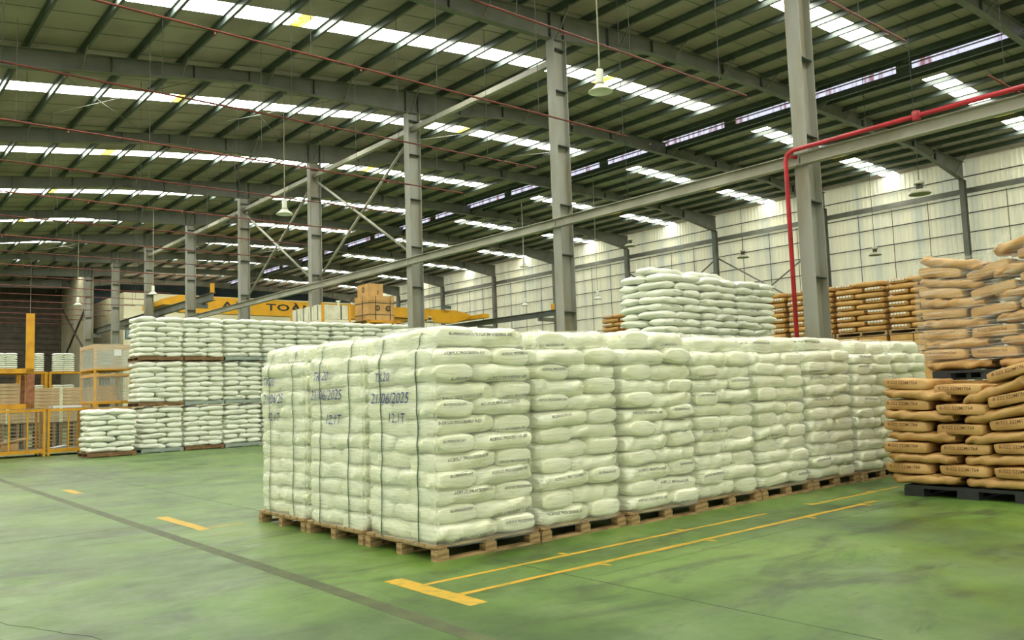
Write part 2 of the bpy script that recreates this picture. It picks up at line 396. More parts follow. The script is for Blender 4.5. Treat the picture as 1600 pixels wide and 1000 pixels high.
# rafters
def rafter(i):
    y = YI(i); xs = sorted(set(BX + [x for x in TX+RX if x > -14] + [46.9])); xs = [x for x in xs if x <= 46.9]
    bot = [(x, float(np.interp(x, BX, BZ))) for x in xs]; top = [(x, zt(x)-0.0) for x in xs]
    g = G(); n = len(xs); t = 0.012; fw = 0.24; ft = 0.02
    v = []; f = []
    for s_ in (-t/2, t/2):
        v += [(x, y+s_, z) for x, z in bot] + [(x, y+s_, z) for x, z in top]
    for k in range(n-1):
        f.append((k, k+1, n+k+1, n+k)); f.append((2*n+k, 3*n+k, 3*n+k+1, 2*n+k+1))
    g.add(v, f)
    for line, sg in ((bot, 1), (top, -1)):
        for (a, za), (b, zb) in zip(line, line[1:]):
            q = sg*ft
            g.add([(a, y-fw/2, za), (b, y-fw/2, zb), (b, y+fw/2, zb), (a, y+fw/2, za), (a, y-fw/2, za+q), (b, y-fw/2, zb+q), (b, y+fw/2, zb+q), (a, y+fw/2, za+q)],
                  [(0, 3, 2, 1), (4, 5, 6, 7), (0, 1, 5, 4), (1, 2, 6, 5), (2, 3, 7, 6), (3, 0, 4, 7)])
    o = struct(build(g, 'rafter', 'steel'))
    for x in [-8, -2, 3.6, 6.5, 8.9, 10.7, 13, 16.75, 17.3, 19.3, 21.5, 25.5, 28, 32, 36, 38.5, 41, 43.4]:
        zb = float(np.interp(x, BX, BZ)); build(G().box(x-0.01, x+0.01, y-0.11, y+0.11, zb+0.02, zt(x)-0.02), 'stiffener_plate', 'steel_dark', o)
    for k, x in enumerate(PX[1:] + PXR):
        if k % 2 == 0 and x > 0:
            zb = float(np.interp(min(x, 46), BX, BZ))
            build(G().bar((x, y-0.12, zb+0.05), (x, y-0.75, zt(x)+0.02), 0.04, 0.04), 'fly_brace', 'steel', o)
    return o
for i in range(-1, 10):
    o = rafter(i); tag(o, f'grey steel roof rafter with haunches, {ORD[max(i,0)]} of the frames from the camera' if i >= 0 else 'grey steel roof rafter overhead nearest the camera')

# thin crossed bracing rods under the purlins
for i in (2, 6):
    for xa, xb in ((-1.0, 4.5), (4.5, 9.9), (9.9, 15.6), (18.5, 24.5), (24.5, 30.5)):
        for a, b, dr in ((xa, xb, 'rightward'), (xb, xa, 'leftward')):
            o = build(G().tube([(a, YI(i)+0.1, zt(a)-0.12), (b, YI(i+1)-0.1, zt(b)-0.12)], 0.011, 6), 'bracing_rod', 'steel'); tag(o, f'thin roof bracing rod running {dr}, {ORD[i]} bay', 'rod', 'crossed bracing rods under the roof', kind='structure')
# columns of the inner line
def h_column(name, x, y, z1, b, d, label, mt='steel_col', plates=()):
    g = G(); t = 0.02
    g.box(x-d/2, x-d/2+t, y-b/2, y+b/2, 0, z1).box(x+d/2-t, x+d/2, y-b/2, y+b/2, 0, z1).box(x-d/2+t, x+d/2-t, y-0.008, y+0.008, 0, z1)
    o = build(g, name, mt); tag(o, label, 'column', kind='structure')
    for z in plates: build(G().box(x-d/2+t, x+d/2-t, y-b/2+0.01, y+b/2-0.01, z-0.012, z+0.012), 'stiffener_plate', 'steel_dark', o)
    build(G().box(x-d/2-0.08, x+d/2+0.08, y-b/2-0.08, y+b/2+0.08, 0, 0.025), 'base_plate', 'steel_dark', o)
    return o
for i in range(0, 9):
    h_column('column', XC, YI(i), 12.2, 0.34, 0.52,
             f'grey steel H column, {ORD[i]} from the right in the long inner row', plates=(2.2, 3.9, 5.6, 7.1, 8.9, 10.6, 11.9))
for i in range(0, 9):
    h_column('wall_column', XW-0.35, YI(i), 12.1, 0.25, 0.34, f'grey steel column against the pale wall, {ORD[i]} from the right', 'steel', plates=(10.8, 9.0))

# tie beams along the inner column row
def ibeam_y(name, x, z, y0, y1, ht, wd, m, label, cat='beam', zoff=0):
    g = G(); t = 0.018
    g.box(x-wd/2, x+wd/2, y0, y1, z-ht, z-ht+t).box(x-wd/2, x+wd/2, y0, y1, z-t, z).box(x-0.008, x+0.008, y0, y1, z-ht+t, z-t)
    o = build(g, name, m); tag(o, label, cat, kind='structure'); return o
for i in range(-1, 5):
    ya = YI(i)+0.02 if i >= 0 else -2.0
    ibeam_y('tie_beam', XC-0.30, 6.66, ya, YI(i+1)-0.02, 0.26, 0.2, 'beam_light', f'grey tie beam joining inner columns, {ORD[i+1]} span from the right')
for i in range(1, 6):
    o = build(G().box(XC-0.09, XC+0.09, YI(i)+0.05, YI(i+1)-0.05, 11.50, 11.68), 'tie_tube', 'beam_light')
    tag(o, f'pale square tie tube under the roof, {ORD[i-1]} span from the right', 'beam', kind='structure')
def brace(x, ya, za, yb, zb, r, label, m='beam_light', name='diagonal_brace'):
    o = build(G().tube([(x, ya, za), (x, yb, zb)], r, 8), name, m, smooth=True); tag(o, label, 'brace', kind='structure')
for i, nm in ((2, 'second and third'), (3, 'fourth and fifth')):
    nm = {2: 'third and fourth', 3: 'fourth and fifth'}[i]
    brace(XC-0.05, YI(i)+0.15, 6.9, YI(i+1)-0.15, 11.4, 0.055, f'pale diagonal brace rising away between {nm} inner columns')
    brace(XC+0.08, YI(i)+0.15, 11.4, YI(i+1)-0.15, 6.9, 0.055, f'pale diagonal brace falling away between {nm} inner columns')
brace(XC+0.05, YI(2)+0.2, 4.3, YI(2)+3.6, 2.0, 0.05, 'short grey strut low beside third inner column', 'steel')

# long pale wall on the right: corrugated sheets per bay, girts, sag rods
wall_right = struct(empty('wall_right')); tag(wall_right, 'long wall of pale translucent corrugated sheets with dark rails')
def sheet(ya, yb, z0, z1):
    p = 0.25; ys = []; xs = []
    y = ya
    while y < yb-1e-6:
        for dy, dx in ((0, 0), (0.13, 0), (0.16, 0.03), (0.22, 0.03)):
            if y+dy < yb: ys.append(y+dy); xs.append(XW-dx)
        y += p
    ys.append(yb); xs.append(XW); n = len(ys)
    v = [(x, y, z0) for x, y in zip(xs, ys)] + [(x, y, z1) for x, y in zip(xs, ys)]
    f = [(k, k+1, n+k+1, n+k) for k in range(n-1)]
    build(G().add(v, f), 'wall_sheet', 'sheet', wall_right)
for i in range(-1, 9):
    ya, yb = YI(i), min(YI(i+1), Y1)
    sheet(ya, yb-0.005, 0.0, 13.25)
    for k in range(1, 4): build(G().box(XW-0.10, XW-0.07, ya+2*k-0.012, ya+2*k+0.012, 0.5, 11.3), 'sag_rod', 'wire', wall_right)
for z in [1.05, 2.08, 3.11, 4.14, 5.17, 6.2, 7.23, 8.26, 9.29, 10.32, 11.2, 12.3]:
    build(G().box(XW-0.12, XW-0.05, YI(-1), Y1, z-0.022, z+0.022), 'girt', 'wire', wall_right)
build(G().box(XW-0.14, XW-0.05, YI(-1), Y1, 11.38, 11.66), 'wall_band', 'steel', wall_right)
for ya, yb, nm in ((YI(2), YI(3), 'nearer'), (YI(3), YI(4), 'farther')):
    for a, b, dr in ((ya, yb, 'rising'), (yb, ya, 'falling')):
        brace(XW-0.2, a+0.1, 5.4, b-0.1 if b > a else b+0.1, 10.2, 0.05, f'grey wall cross brace {dr} to the left, {nm} braced bay', 'steel', 'wall_brace')

# far end
we = struct(build(G().box(XL, 17.3, Y1, Y1+0.2, 0, 13.3), 'wall_back', 'dark_wall')); tag(we, 'dark brown shutter wall at the far end')
for k in range(26):
    build(G().box(XL, 17.3, Y1-0.06, Y1, 0.4+0.5*k, 0.47+0.5*k), 'shutter_rib', 'dark_wall', we)
struct(tag(build(G().box(17.3, XW, Y1, Y1+0.2, 0, 13.9), 'wall_back_upper', 'blue_wall'), 'dark blue sheet wall high at the far end'))
struct(tag(build(G().box(17.3, 17.45, YI(8), Y1, 0, 13.0), 'wall_side', 'beige_dark'), 'dull beige side wall beyond the last inner column'))
for a, b in (((17.25, YI(8)+0.4, 5.5), (17.25, Y1-0.5, 10.6)), ((17.25, YI(8)+0.4, 10.6), (17.25, Y1-0.5, 5.5))):
    o = build(G().bar(a, b, 0.12, 0.12), 'wall_brace', 'dark_wall'); tag(o, f'dark cross brace on the dull beige side wall, {"rising" if b[2] > a[2] else "falling"} away', 'brace', kind='structure')
off = tag(build(G().box(19.85, XW-0.6, YI(8)+0.3, Y1-0.1, 0, 11.15), 'office_block', 'cream'), 'cream two storey block built across the far end', 'building', kind='structure')
for k, (x, z) in enumerate([(20.7, 8.0), (29.5, 7.1), (41.0, 7.3), (36, 7.2)]):
    f_ = build(G().box(x-0.75, x+0.75, YI(8)+0.24, YI(8)+0.3, z-0.8, z+0.6), 'window_frame', 'steel_dark', off)
    for sx in (-0.36, 0.36): build(G().box(x+sx-0.31, x+sx+0.31, YI(8)+0.22, YI(8)+0.245, z-0.72, z+0.52), 'pane', 'glass', f_)
for z in (5.2, 8.9, 10.1): build(G().box(19.85, XW-0.6, YI(8)+0.27, YI(8)+0.3, z-0.03, z+0.03), 'wall_groove', 'beige_dark', off)
wl = struct(build(G().box(XL-0.2, XL, Y0, Y1, 0, 9.45), 'wall_left', 'cream')); tag(wl, 'beige left wall of the warehouse out of view')

wf = struct(empty('wall_front')); tag(wf, 'unseen wall added behind the camera to limit daylight, with a wide door opening')  # unseen; added with the left wall to cut frontal sky fill, door admits some
for x0, x1, z0 in ((XL, -8, 0), (-8, 12, 5.5), (12, XW+0.2, 0)):
    xs = [x0] + [x for x in (3.6, 11, 17, 22, 31.9) if x0 < x < x1] + [x1]
    build(G().poly_y([(x0, z0), (x1, z0)] + [(x, zt(x)+0.15) for x in reversed(xs)], Y0-0.2, Y0), 'wall_panel', 'cream', wf)

# ---------------------------------------------------------------- floor markings
def marking(x0, x1, y0, y1, label):
    g = G(); n = max(2, int(max(x1-x0, y1-y0)/0.25)); rr = random.Random(int(x0*100+y0*37))
    along = (x1-x0) > (y1-y0); v = []; f = []
    for k in range(n+1):
        t = k/n; j = rr.uniform(-0.008, 0.008); j2 = rr.uniform(-0.008, 0.008)
        if along: v += [(x0+(x1-x0)*t, y0+j, 0.0015), (x0+(x1-x0)*t, y1+j2, 0.0015)]
        else: v += [(x0+j, y0+(y1-y0)*t, 0.0015), (x1+j2, y0+(y1-y0)*t, 0.0015)]
    for k in range(n): f.append((2*k, 2*k+2, 2*k+3, 2*k+1) if along else (2*k, 2*k+1, 2*k+3, 2*k+2))
    nv = len(v); v += [(x, y, 0.0) for x, y, _ in v]; f += [tuple(reversed([i+nv for i in q])) for q in f[:n]]
    o = build(g.add(v, f), 'floor_marking', 'yellow_paint'); tag(o, label, 'floor marking', 'yellow lines painted on the floor', kind='structure'); return o
marking(3.76, 3.93, 5.05, 6.25, 'short wide yellow bar painted across the ends of two lines')
o = marking(3.93, 8.9, 5.86, 5.92, 'thin yellow floor line close to the pallet row')
for x in (5.55, 7.3): build(G().box(x, x+0.06, 5.92, 6.02, 0, 0.0015), 'tick', 'yellow_paint', o)
o = marking(3.93, 10.65, 5.36, 5.43, 'longer thin yellow floor line away from the pallet row')
for x in (5.45, 7.0, 8.9, 10.2): build(G().box(x, x+0.06, 5.26, 5.36, 0, 0.0015), 'tick', 'yellow_paint', o)
o = marking(9.85, 12.3, 5.83, 5.89, 'short yellow line piece near the black pallet'); build(G().box(9.9, 9.96, 5.89, 5.98, 0, 0.0015), 'tick', 'yellow_paint', o); build(G().box(11.5, 11.56, 5.89, 5.98, 0, 0.0015), 'tick', 'yellow_paint', o)
marking(3.71, 3.86, 10.5, 12.2, 'worn yellow dash on the open floor left of the wrapped loads')
marking(3.72, 3.87, 16.9, 17.9, 'farther small yellow dash near the dark strip')
marking(3.9, 4.35, 10.62, 10.68, 'faint yellow line end beside the third wrapped load')
o = build(G().box(3.24, 3.38, 1.0, 30.0, -0.005, 0.0012), 'floor_strip', 'strip_dark', floor)

# ---------------------------------------------------------------- sprinkler pipes (red), hangers, heads
def sprinkler(y, x0, x1, z, label, hang=3.25, off=0.0):
    r = empty('sprinkler_pipe', (0, y, z)); tag(r, label, 'pipe', 'overhead sprinkler pipes')
    build(G().tube([(x0, 0, 0), (x1, 0, 0)], 0.024, 8), 'pipe_run', 'pipe_red', r, True)
    x = x0+1.1+off
    while x < x1:
        zt_ = zt(x)+0.05-z
        build(G().bar((x, 0, 0), (x, 0, zt_), 0.011, 0.011), 'hanger', 'wire', r)
        build(G().lathe([(0.012, -0.03), (0.018, -0.05), (0.03, -0.075), (0.03, -0.085)], (x+1.2, 0, 0), 8), 'sprinkler_head', 'pipe_red', r)
        x += hang
for k in range(0, 19):
    y = 7.68+4*k
    sprinkler(y, -8, 17.86, 8.85+0.0, f'thin red sprinkler pipe high on the left, {ORD[k]} from the camera', off=(k % 3)*0.9)
sprinkler(7.68, 22.5, 46, 9.13, 'thin red sprinkler pipe at the upper right above the red main')

# bright red fire main along the tie beam and down the first column
o = build(G().tube([(16.52, -2.0, 6.74), (16.52, 6.0, 6.74), (16.52, 9.70, 6.72), (16.52, 9.86, 6.66), (16.52, 9.90, 6.5), (16.52, 9.90, 0.0)], 0.05, 12), 'fire_main', 'pipe_bright', smooth=True)
tag(o, 'bright red fire pipe along the beam and down the nearest column', 'pipe')
for y in (7.0, 3.2): build(G().lathe([(0.075, -0.09), (0.085, -0.03), (0.085, 0.03), (0.075, 0.09)], (16.52, y, 6.74), 12), 'coupling', 'pipe_bright', o)
build(G().bar((16.52, 9.80, 6.6), (16.80, 9.75, 6.6), 0.05, 0.05), 'bracket', 'pipe_bright', o)

# ---------------------------------------------------------------- lamps
def lamp(x, y, z, D, white, label, wire_to=None):
    r = empty('high_bay_lamp', (x, y, z)); tag(r, label, 'lamp', 'high bay lamps hung from the roof')
    R_ = D/2; body = 'lamp_white' if white else 'lamp_grey'
    if white:
        build(G().lathe([(R_*0.36, 0.30*D), (R_*0.42, 0.24*D), (R_*0.7, 0.10*D), (R_, -0.02*D), (R_*1.03, -0.05*D), (R_*0.98, -0.05*D), (R_*0.68, 0.08*D), (R_*0.38, 0.22*D), (R_*0.3, 0.28*D)], n=28), 'bell_reflector', body, r, True)
        build(G().lathe([(R_*0.30, 0.26*D), (R_*0.31, 0.30*D), (R_*0.31, 0.86*D), (R_*0.26, 0.92*D), (R_*0.1, 0.94*D)], n=20), 'ballast_housing', body, r, True)
        build(G().lathe([(R_*0.4, 0.245*D), (R_*0.42, 0.27*D), (R_*0.42, 0.31*D), (R_*0.36, 0.33*D)], n=20), 'collar', 'lamp_grey', r, True)
        build(G().lathe([(R_*0.05, 0.93*D), (R_*0.09, 0.95*D), (R_*0.09, 1.02*D), (R_*0.04, 1.06*D)], n=10), 'hook', 'lamp_dark', r, True)
        top = 1.05*D
    else:
        build(G().lathe([(R_*0.34, 0.20*D), (R_*0.55, 0.17*D), (R_*0.85, 0.08*D), (R_, -0.03*D), (R_*0.97, -0.05*D), (R_*0.8, 0.05*D), (R_*0.4, 0.14*D)], n=28), 'bell_reflector', body, r, True)
        for k in range(8):
            a = k*math.pi/4; build(G().bar((R_*0.28*math.cos(a), R_*0.28*math.sin(a), 0.19*D), (R_*0.28*math.cos(a), R_*0.28*math.sin(a), 0.44*D), 0.02, 0.02), 'rib', 'lamp_dark', r)
        build(G().lathe([(R_*0.22, 0.18*D), (R_*0.22, 0.44*D)], n=14), 'core', 'lamp_dark', r, True)
        build(G().lathe([(R_*0.42, 0.43*D), (R_*0.46, 0.45*D), (R_*0.46, 0.52*D), (R_*0.3, 0.60*D), (R_*0.08, 0.64*D)], n=20), 'ballast_cap', body, r, True)
        top = 0.63*D
    zt_ = zt(x)+0.05-z
    zt_ += 0.145
    build(G().tube([(0, 0, top), (0, 0, zt_)], 0.016 if white else 0.010, 6), 'suspension_rod', 'lamp_grey' if white else 'wire', r)
    return r
lamp(12.45, 11.63, 7.80, 0.50, True, 'white bell lamp hanging nearest, just right of the second column top')
lamp(12.4, 26.75, 8.05, 0.56, True, 'white bell lamp hanging left of the fourth inner column')
lamp(12.5, 56.6, 7.95, 0.52, True, 'small white bell lamp in front of the dark far wall, right one')
lamp(12.9, 73.6, 8.05, 0.54, True, 'tiny white bell lamp in front of the dark far wall, left one')
lamp(14.4, 48.0, 7.75, 0.5, True, 'small white bell lamp beside the seventh inner column')
lamp(28.0, 11.94, 7.72, 0.70, False, 'grey dish lamp hanging in front of the pale wall at right')
lamp(36.0, 24.3, 8.05, 0.62, False, 'grey dish lamp hanging above the loose white sack stack')
lamp(27.6, 24.4, 7.9, 0.52, False, 'grey dish lamp hanging just right of the second column')
lamp(35.2, 40.3, 9.75, 0.55, True, 'small white lamp high, just left of the second column')
lamp(33.5, 38.4, 6.95, 0.5, True, 'small white lamp low, just left of the second column')
lamp(33.0, 31.7, 6.6, 0.5, True, 'small white lamp right of the second column near the sacks')
lamp(36.5, 20.9, 8.1, 0.5, True, 'small white lamp half hidden behind the nearest column')
lamp(31.5, 15.3, 6.45, 0.5, False, 'grey lamp just above the orange sack stack')
lamp(33.0, 48.0, 6.75, 0.6, False, 'tiny grey lamp by the end of the yellow crane')

# ---------------------------------------------------------------- bridge crane and its runways
cr = empty('bridge_crane', (17.6, 58.0, 0)); tag(cr, 'yellow bridge crane girder lettered AN TOÀN across the far bay', 'crane')
build(G().poly_y([(0.3, 8.2), (1.6, 7.85), (24.6, 7.75), (26.2, 8.25), (26.2, 8.6), (24.8, 8.85), (1.4, 9.02), (0.3, 8.7)], -0.35, 0.35), 'girder', 'crane', cr)
for x in (0.0, 26.5): build(G().box(x-0.25, x+0.45, -2.2, 2.2, 8.12, 8.45), 'end_carriage', 'crane', cr)
build(G().box(23.3, 24.1, -0.6, -0.35, 8.95, 9.2), 'motor', 'steel_dark', cr)
build(G().box(9.7, 10.2, -0.9, -0.36, 7.55, 7.75), 'hoist_trolley', 'black', cr)
build(G().tube([(18.0, -0.45, 8.3), (18.0, -0.45, 8.05), (22.0, -0.45, 7.9)], 0.05, 6), 'cable', 'black', cr)
for ch, xo in (('A', 4.75), ('N', 5.8), ('T', 8.0), ('O', 8.95), ('À', 9.95), ('N', 10.95), ('T', 20.6)):
    tm = text_mesh('letter', ch, 1.05, 'black', bold=0.025)
    link('letter', map_mesh(tm, lambda x, y, xo=xo: (xo+x*1.2, -0.356, 8.42+y*0.66)), cr)
ibeam_y('runway_beam', 17.75, 8.0, 47.9, 82, 0.45, 0.3, 'steel', 'grey crane runway beam beside the far inner columns')
ibeam_y('runway_beam', 44.9, 8.05, 47.6, YI(8), 0.45, 0.3, 'steel_dark', 'dark crane runway beam along the pale wall')
for x, nm in ((17.75, 'inner column'), (44.9, 'pale wall')):
    o = build(G().box(x-0.1, x+0.1, 48.0, 48.2, 8.05 if x > 20 else 8.0, 8.55), 'end_stop', 'yellow'); tag(o, f'small end stop on the {nm} runway beam', 'stop')
for i in range(5, 9):
    o = build(G().box(XC+0.26, XC+1.0, YI(i)-0.12, YI(i)+0.12, 7.25, 7.55), 'bracket', 'steel'); tag(o, f'grey corbel under the runway beam, {ORD[i-5]} from the right', 'bracket', kind='structure')
    o = build(G().box(44.75, XW-0.5, YI(i)-0.12, YI(i)+0.12, 7.3, 7.6), 'bracket', 'steel'); tag(o, f'grey corbel on the pale wall, {ORD[i-5]} from the right', 'bracket', kind='structure')

# ---------------------------------------------------------------- pallets
def wood_pallet_parts(root, W, D, H=0.145, m='wood', z=0.0, rr=R):
    bh = H-0.066
    for y in (-D/2+0.05, 0, D/2-0.05): boxpart('bottom_board', (W, 0.1, 0.022), m, root, (0, y, z+0.011))
    for x in (-W/2+0.07, 0, W/2-0.07):
        for y in (-D/2+0.05, 0, D/2-0.05): boxpart('block', (0.14, 0.1, bh), m, root, (x, y, z+0.022+bh/2))
        boxpart('stringer_board', (0.1, D, 0.022), m, root, (x, 0, z+0.033+bh))
    n = 7
    for k in range(n): boxpart('deck_board', (W, D/n*0.8, 0.022), m, root, (0, -D/2+D/n*(k+0.5), z+H-0.011))
def solid_pallet(name, x0, x1, y0, y1, z, H, m, label, group, cat='pallet'):
    r = empty(name, ((x0+x1)/2, (y0+y1)/2, z)); tag(r, label, cat, group); W, D = x1-x0, y1-y0
    boxpart('deck', (W, D, 0.03), m, r, (0, 0, H-0.015))
    for y in (-D/2+0.03, 0, D/2-0.03): boxpart('stringer', (W, 0.06, H-0.05), m, r, (0, y, 0.02+(H-0.05)/2))
    for x in (-W/2+0.06, 0, W/2-0.06): boxpart('foot_board', (0.12, D, 0.02), m, r, (x, 0, 0.01))
    return r

# ---------------------------------------------------------------- shrink-wrapped loads of white sacks (front block)
LW, LD, PH = 1.245, 1.28, 0.145
PLW, PLD = 1.30, 1.32
NL, LH = 12, 0.1705
WS = {}
def wsk(kind, v):
    k = (kind, v)
    if k not in WS:
        L_, W_ = {'x': (LW*0.59, LD*0.41), 'y': (LD*0.59, LW*0.41)}[kind]
        WS[k] = sack_mesh('sack', 'sack_wrapped', L_+0.035, W_+0.02, LH*1.19, 22, 28, 100+v*7+(kind == 'y')*50, e=3.1, lp=5.0, pinch=0.60, amp=0.026, endw=0.76, ridge=0.014)
    return WS[k]
def rounded(th, a, b, e=2/6.0):
    c, s_ = math.cos(th), math.sin(th)
    return math.copysign(abs(c)**e, c)*a, math.copysign(abs(s_)**e, s_)*b
NPER = 96
def film_offsets(bvh, ht, nz, close_r):
    """how far the sacks stand out of the load's envelope, bridged over narrow gaps as taut film is"""
    O = np.zeros((nz+1, NPER)); a, b = LW/2+0.12, LD/2+0.12
    for q in range(nz+1):
        z = PH-0.03+(ht+0.01)*q/nz
        for k in range(NPER):
            th = 2*math.pi*(k+0.5)/NPER; x, y = rounded(th, a, b)
            n = Vector((x, 0, 0)) if abs(x)/a > abs(y)/b else Vector((0, y, 0))
            n.normalize()
            if abs(abs(x)/a-abs(y)/b) < 0.15: n = Vector((x, y, 0)).normalized()
            h_ = bvh.ray_cast(Vector((x, y, max(PH+0.03, min(z, PH+ht-0.07)))), -n, 0.25)
            O[q, k] = 0.25 if h_[0] is None else h_[3]
    D = O.copy()                                    # distance inward from the guide; small = stands out
    for ax, r in ((0, close_r), (1, 1)):
        m = D.copy()
        for sh in range(-r, r+1): m = np.minimum(m, np.roll(D, sh, ax) if ax else D[np.clip(np.arange(nz+1)+sh, 0, nz)])
        M2 = m.copy()
        for sh in range(-r, r+1): M2 = np.maximum(M2, np.roll(m, sh, ax) if ax else m[np.clip(np.arange(nz+1)+sh, 0, nz)])
        D = np.minimum(D, M2)
    for _ in range(4 if close_r > 2 else 2):
        I = np.arange(nz+1); B = (np.roll(D, 1, 1)+np.roll(D, -1, 1)+2*D)/4; B = (B[np.clip(I-1, 0, nz)]+B[np.clip(I+1, 0, nz)]+2*B)/4; D = np.minimum(B, D+0.004)
    return np.minimum(D, 0.17)
def film_shell(seed, ht, D, nz):
    rr = np.random.default_rng(seed); v = []; f = []; ph = rr.uniform(0, 6, 6); a, b = LW/2+0.12, LD/2+0.12
    for q in range(nz+1):
        z = PH-0.03+(ht+0.01)*q/nz
        tp = max(0.0, (q/nz-0.965)/0.035)**2*0.05
        for k in range(NPER):
            th = 2*math.pi*(k+0.5)/NPER; x, y = rounded(th, a, b); d = D[q, k]-0.006+tp
            fx = max(0.0, 1-(1-abs(x)/a)*5); fy = max(0.0, 1-(1-abs(y)/b)*5); nn = max(1e-6, math.hypot(fx, fy))
            v.append((x-math.copysign(d*fx/nn, x), y-math.copysign(d*fy/nn, y), z))
    rings = nz+1
    for sc, dz in ((0.86, 0.022), (0.55, 0.03), (0.2, 0.026)):
        for k in range(NPER):
            th = 2*math.pi*(k+0.5)/NPER; x, y = rounded(th, (LW/2)*sc, (LD/2)*sc); v.append((x, y, PH+ht+dz+0.012*math.sin(5*th+ph[2])))
        rings += 1
    for i in range(rings-1):
        for k in range(NPER): f.append((i*NPER+k, i*NPER+(k+1) % NPER, (i+1)*NPER+(k+1) % NPER, (i+1)*NPER+k))
    f.append(tuple((rings-1)*NPER+k for k in range(NPER)))
    return G().add(v, f)
PRINTS = ['ACRYLIC PROCESSING AID', 'BLUFENSOPLVAT', 'ACRYLIC PROCESSING AID']
def wrapped_load(i, j, label, prints=2, hand=None, straps=False, detail=True, dz=0.0):
    rr = random.Random(1000+i*13+j*101)
    x = 4.53+PLW/2+i*1.342; y = 6.57+PLD/2+j*1.372+(rr.uniform(-0.03, 0.03) if i else 0)
    root = empty('wrapped_sack_load', (x, y, 0), rr.uniform(-0.012, 0.012) if i else 0); tag(root, label, 'sack pallet', 'front block of stretch-wrapped white sack loads')
    pal = empty('pallet', (0, 0, 0), parent=root); wood_pallet_parts(pal, PLW, PLD)
    a, b = LW/2, LD/2; ang = rr.uniform(-0.006, 0.006); lean = rr.uniform(-0.015, 0.015); z = PH
    hs = [rr.uniform(0.9, 1.1) for _ in range(NL)]; k_ = NL/sum(hs); hs = [q*k_ for q in hs] if i else [1.0]*NL
    for n in range(NL):
        h = LH*(1.12 if n == NL-1 else 1.0)*hs[n]
        zc = z + h/2 + dz*n/NL
        sx = rr.uniform(-0.012, 0.012)+lean*n/NL; sy = rr.uniform(-0.010, 0.010)
        shrink = 0.0
        if n == NL-1: shrink = 0.05
        lay = []
        if n % 2 == 0:
            lay = [('x', -a+LW*0.30+shrink, -b+LD*0.205+shrink, 'fl'), ('y', a-LW*0.205-shrink, -b+LD*0.30+shrink, 'fr'), ('y', -a+LW*0.205+shrink, b-LD*0.30-shrink, 'bl'), ('x', a-LW*0.30-shrink, b-LD*0.205-shrink, 'br')]
        else:
            lay = [('y', -a+LW*0.205+shrink, -b+LD*0.30+shrink, 'fl'), ('x', a-LW*0.30-shrink, -b+LD*0.205+shrink, 'fr'), ('x', -a+LW*0.30+shrink, b-LD*0.205-shrink, 'bl'), ('y', a-LW*0.205-shrink, b-LD*0.30-shrink, 'br')]
        for kind, px, py, pos in lay:
            if pos == 'br' and n < NL-1: continue
            if pos == 'bl' and i > 0 and n < NL-1: continue
            if pos == 'fr' and j > 0 and n < NL-1: continue
            v = rr.randrange(5); me = wsk(kind, v)
            rx = rr.uniform(-0.025, 0.025); rz = rr.uniform(-0.02, 0.02)+(math.pi if rr.random() < 0.5 else 0)
            if kind == 'y': rz += math.pi/2
            ry = rr.uniform(-0.05, 0.05)
            o = link('sack', me, root, (px+sx, py+sy+rr.uniform(-0.012, 0.012), zc+rr.uniform(-0.012, 0.012)), (rx*0.5, ry, rz))
            o.scale = (1, 1, h/LH)
            if prints and j == 0 and pos in ('fl', 'fr') and rr.random() < prints:
                w_ = LW*(0.59 if kind == 'x' else 0.41)
                tx = rr.choice(PRINTS) if i else PRINTS[n % 2 if pos == 'fl' else 0]
                sz = 0.042 if w_ > 0.6 else 0.036
                up = rr.choice((0.035, 0.03, -0.055)) ; slope = rr.uniform(-0.05, 0.06)
                tm = text_mesh('print', tx, sz, 'ink_black', bold=0.0008)
                loc = o.location; e_inv = o.matrix_basis.inverted()
                mesh_bvh = BVHTree.FromPolygons([v_.co for v_ in me.vertices], [p.vertices for p in me.polygons])
                offx = rr.uniform(-0.08, 0.08)
                def onto(X, Y, o=o, e_inv=e_inv, bvh=mesh_bvh, offx=offx, up=up, slope=slope):
                    P0 = Vector((o.location.x+offx+X, o.location.y-0.6, o.location.z+up+Y+slope*X))
                    p = e_inv @ P0; d = (e_inv.to_3x3() @ Vector((0, 1, 0))).normalized()
                    hit = bvh.ray_cast(p, d)[0]
                    q = hit if hit is not None else p + d*0.45
                    return tuple(q - d*0.0035)
                link('print', map_mesh(tm, onto), o)
        z += h
    ht = z-PH
    fm = 'film_thick' if straps else 'film'
    vs, fs = [], []
    for o in root.children:
        if o.name.startswith('sack'):
            mb = o.matrix_basis; k0 = len(vs); vs += [mb @ q.co for q in o.data.vertices]; fs += [tuple(k0+t for t in p.vertices) for p in o.data.polygons]
    nz = NL*8; D = film_offsets(BVHTree.FromPolygons(vs, fs), ht, nz, 3 if straps else 2)
    sh = film_shell(i*17+j*29+3, ht, D, nz); fo = build(sh, 'stretch_wrap', 'film', root, True)
    if straps:
        fo.data.materials.append(M['film_thick'])
        for p in fo.data.polygons:
            if p.normal.x < -0.6 or (j and p.normal.x < -0.3): p.material_index = 1
    fb = BVHTree.FromPolygons([Vector(q) for q in sh.v], sh.f)
    def on_film(yy, zz):
        hit = fb.ray_cast(Vector((-a-0.4, yy, zz)), Vector((1, 0, 0)))[0]
        return (hit.x if hit is not None else -a)-0.011
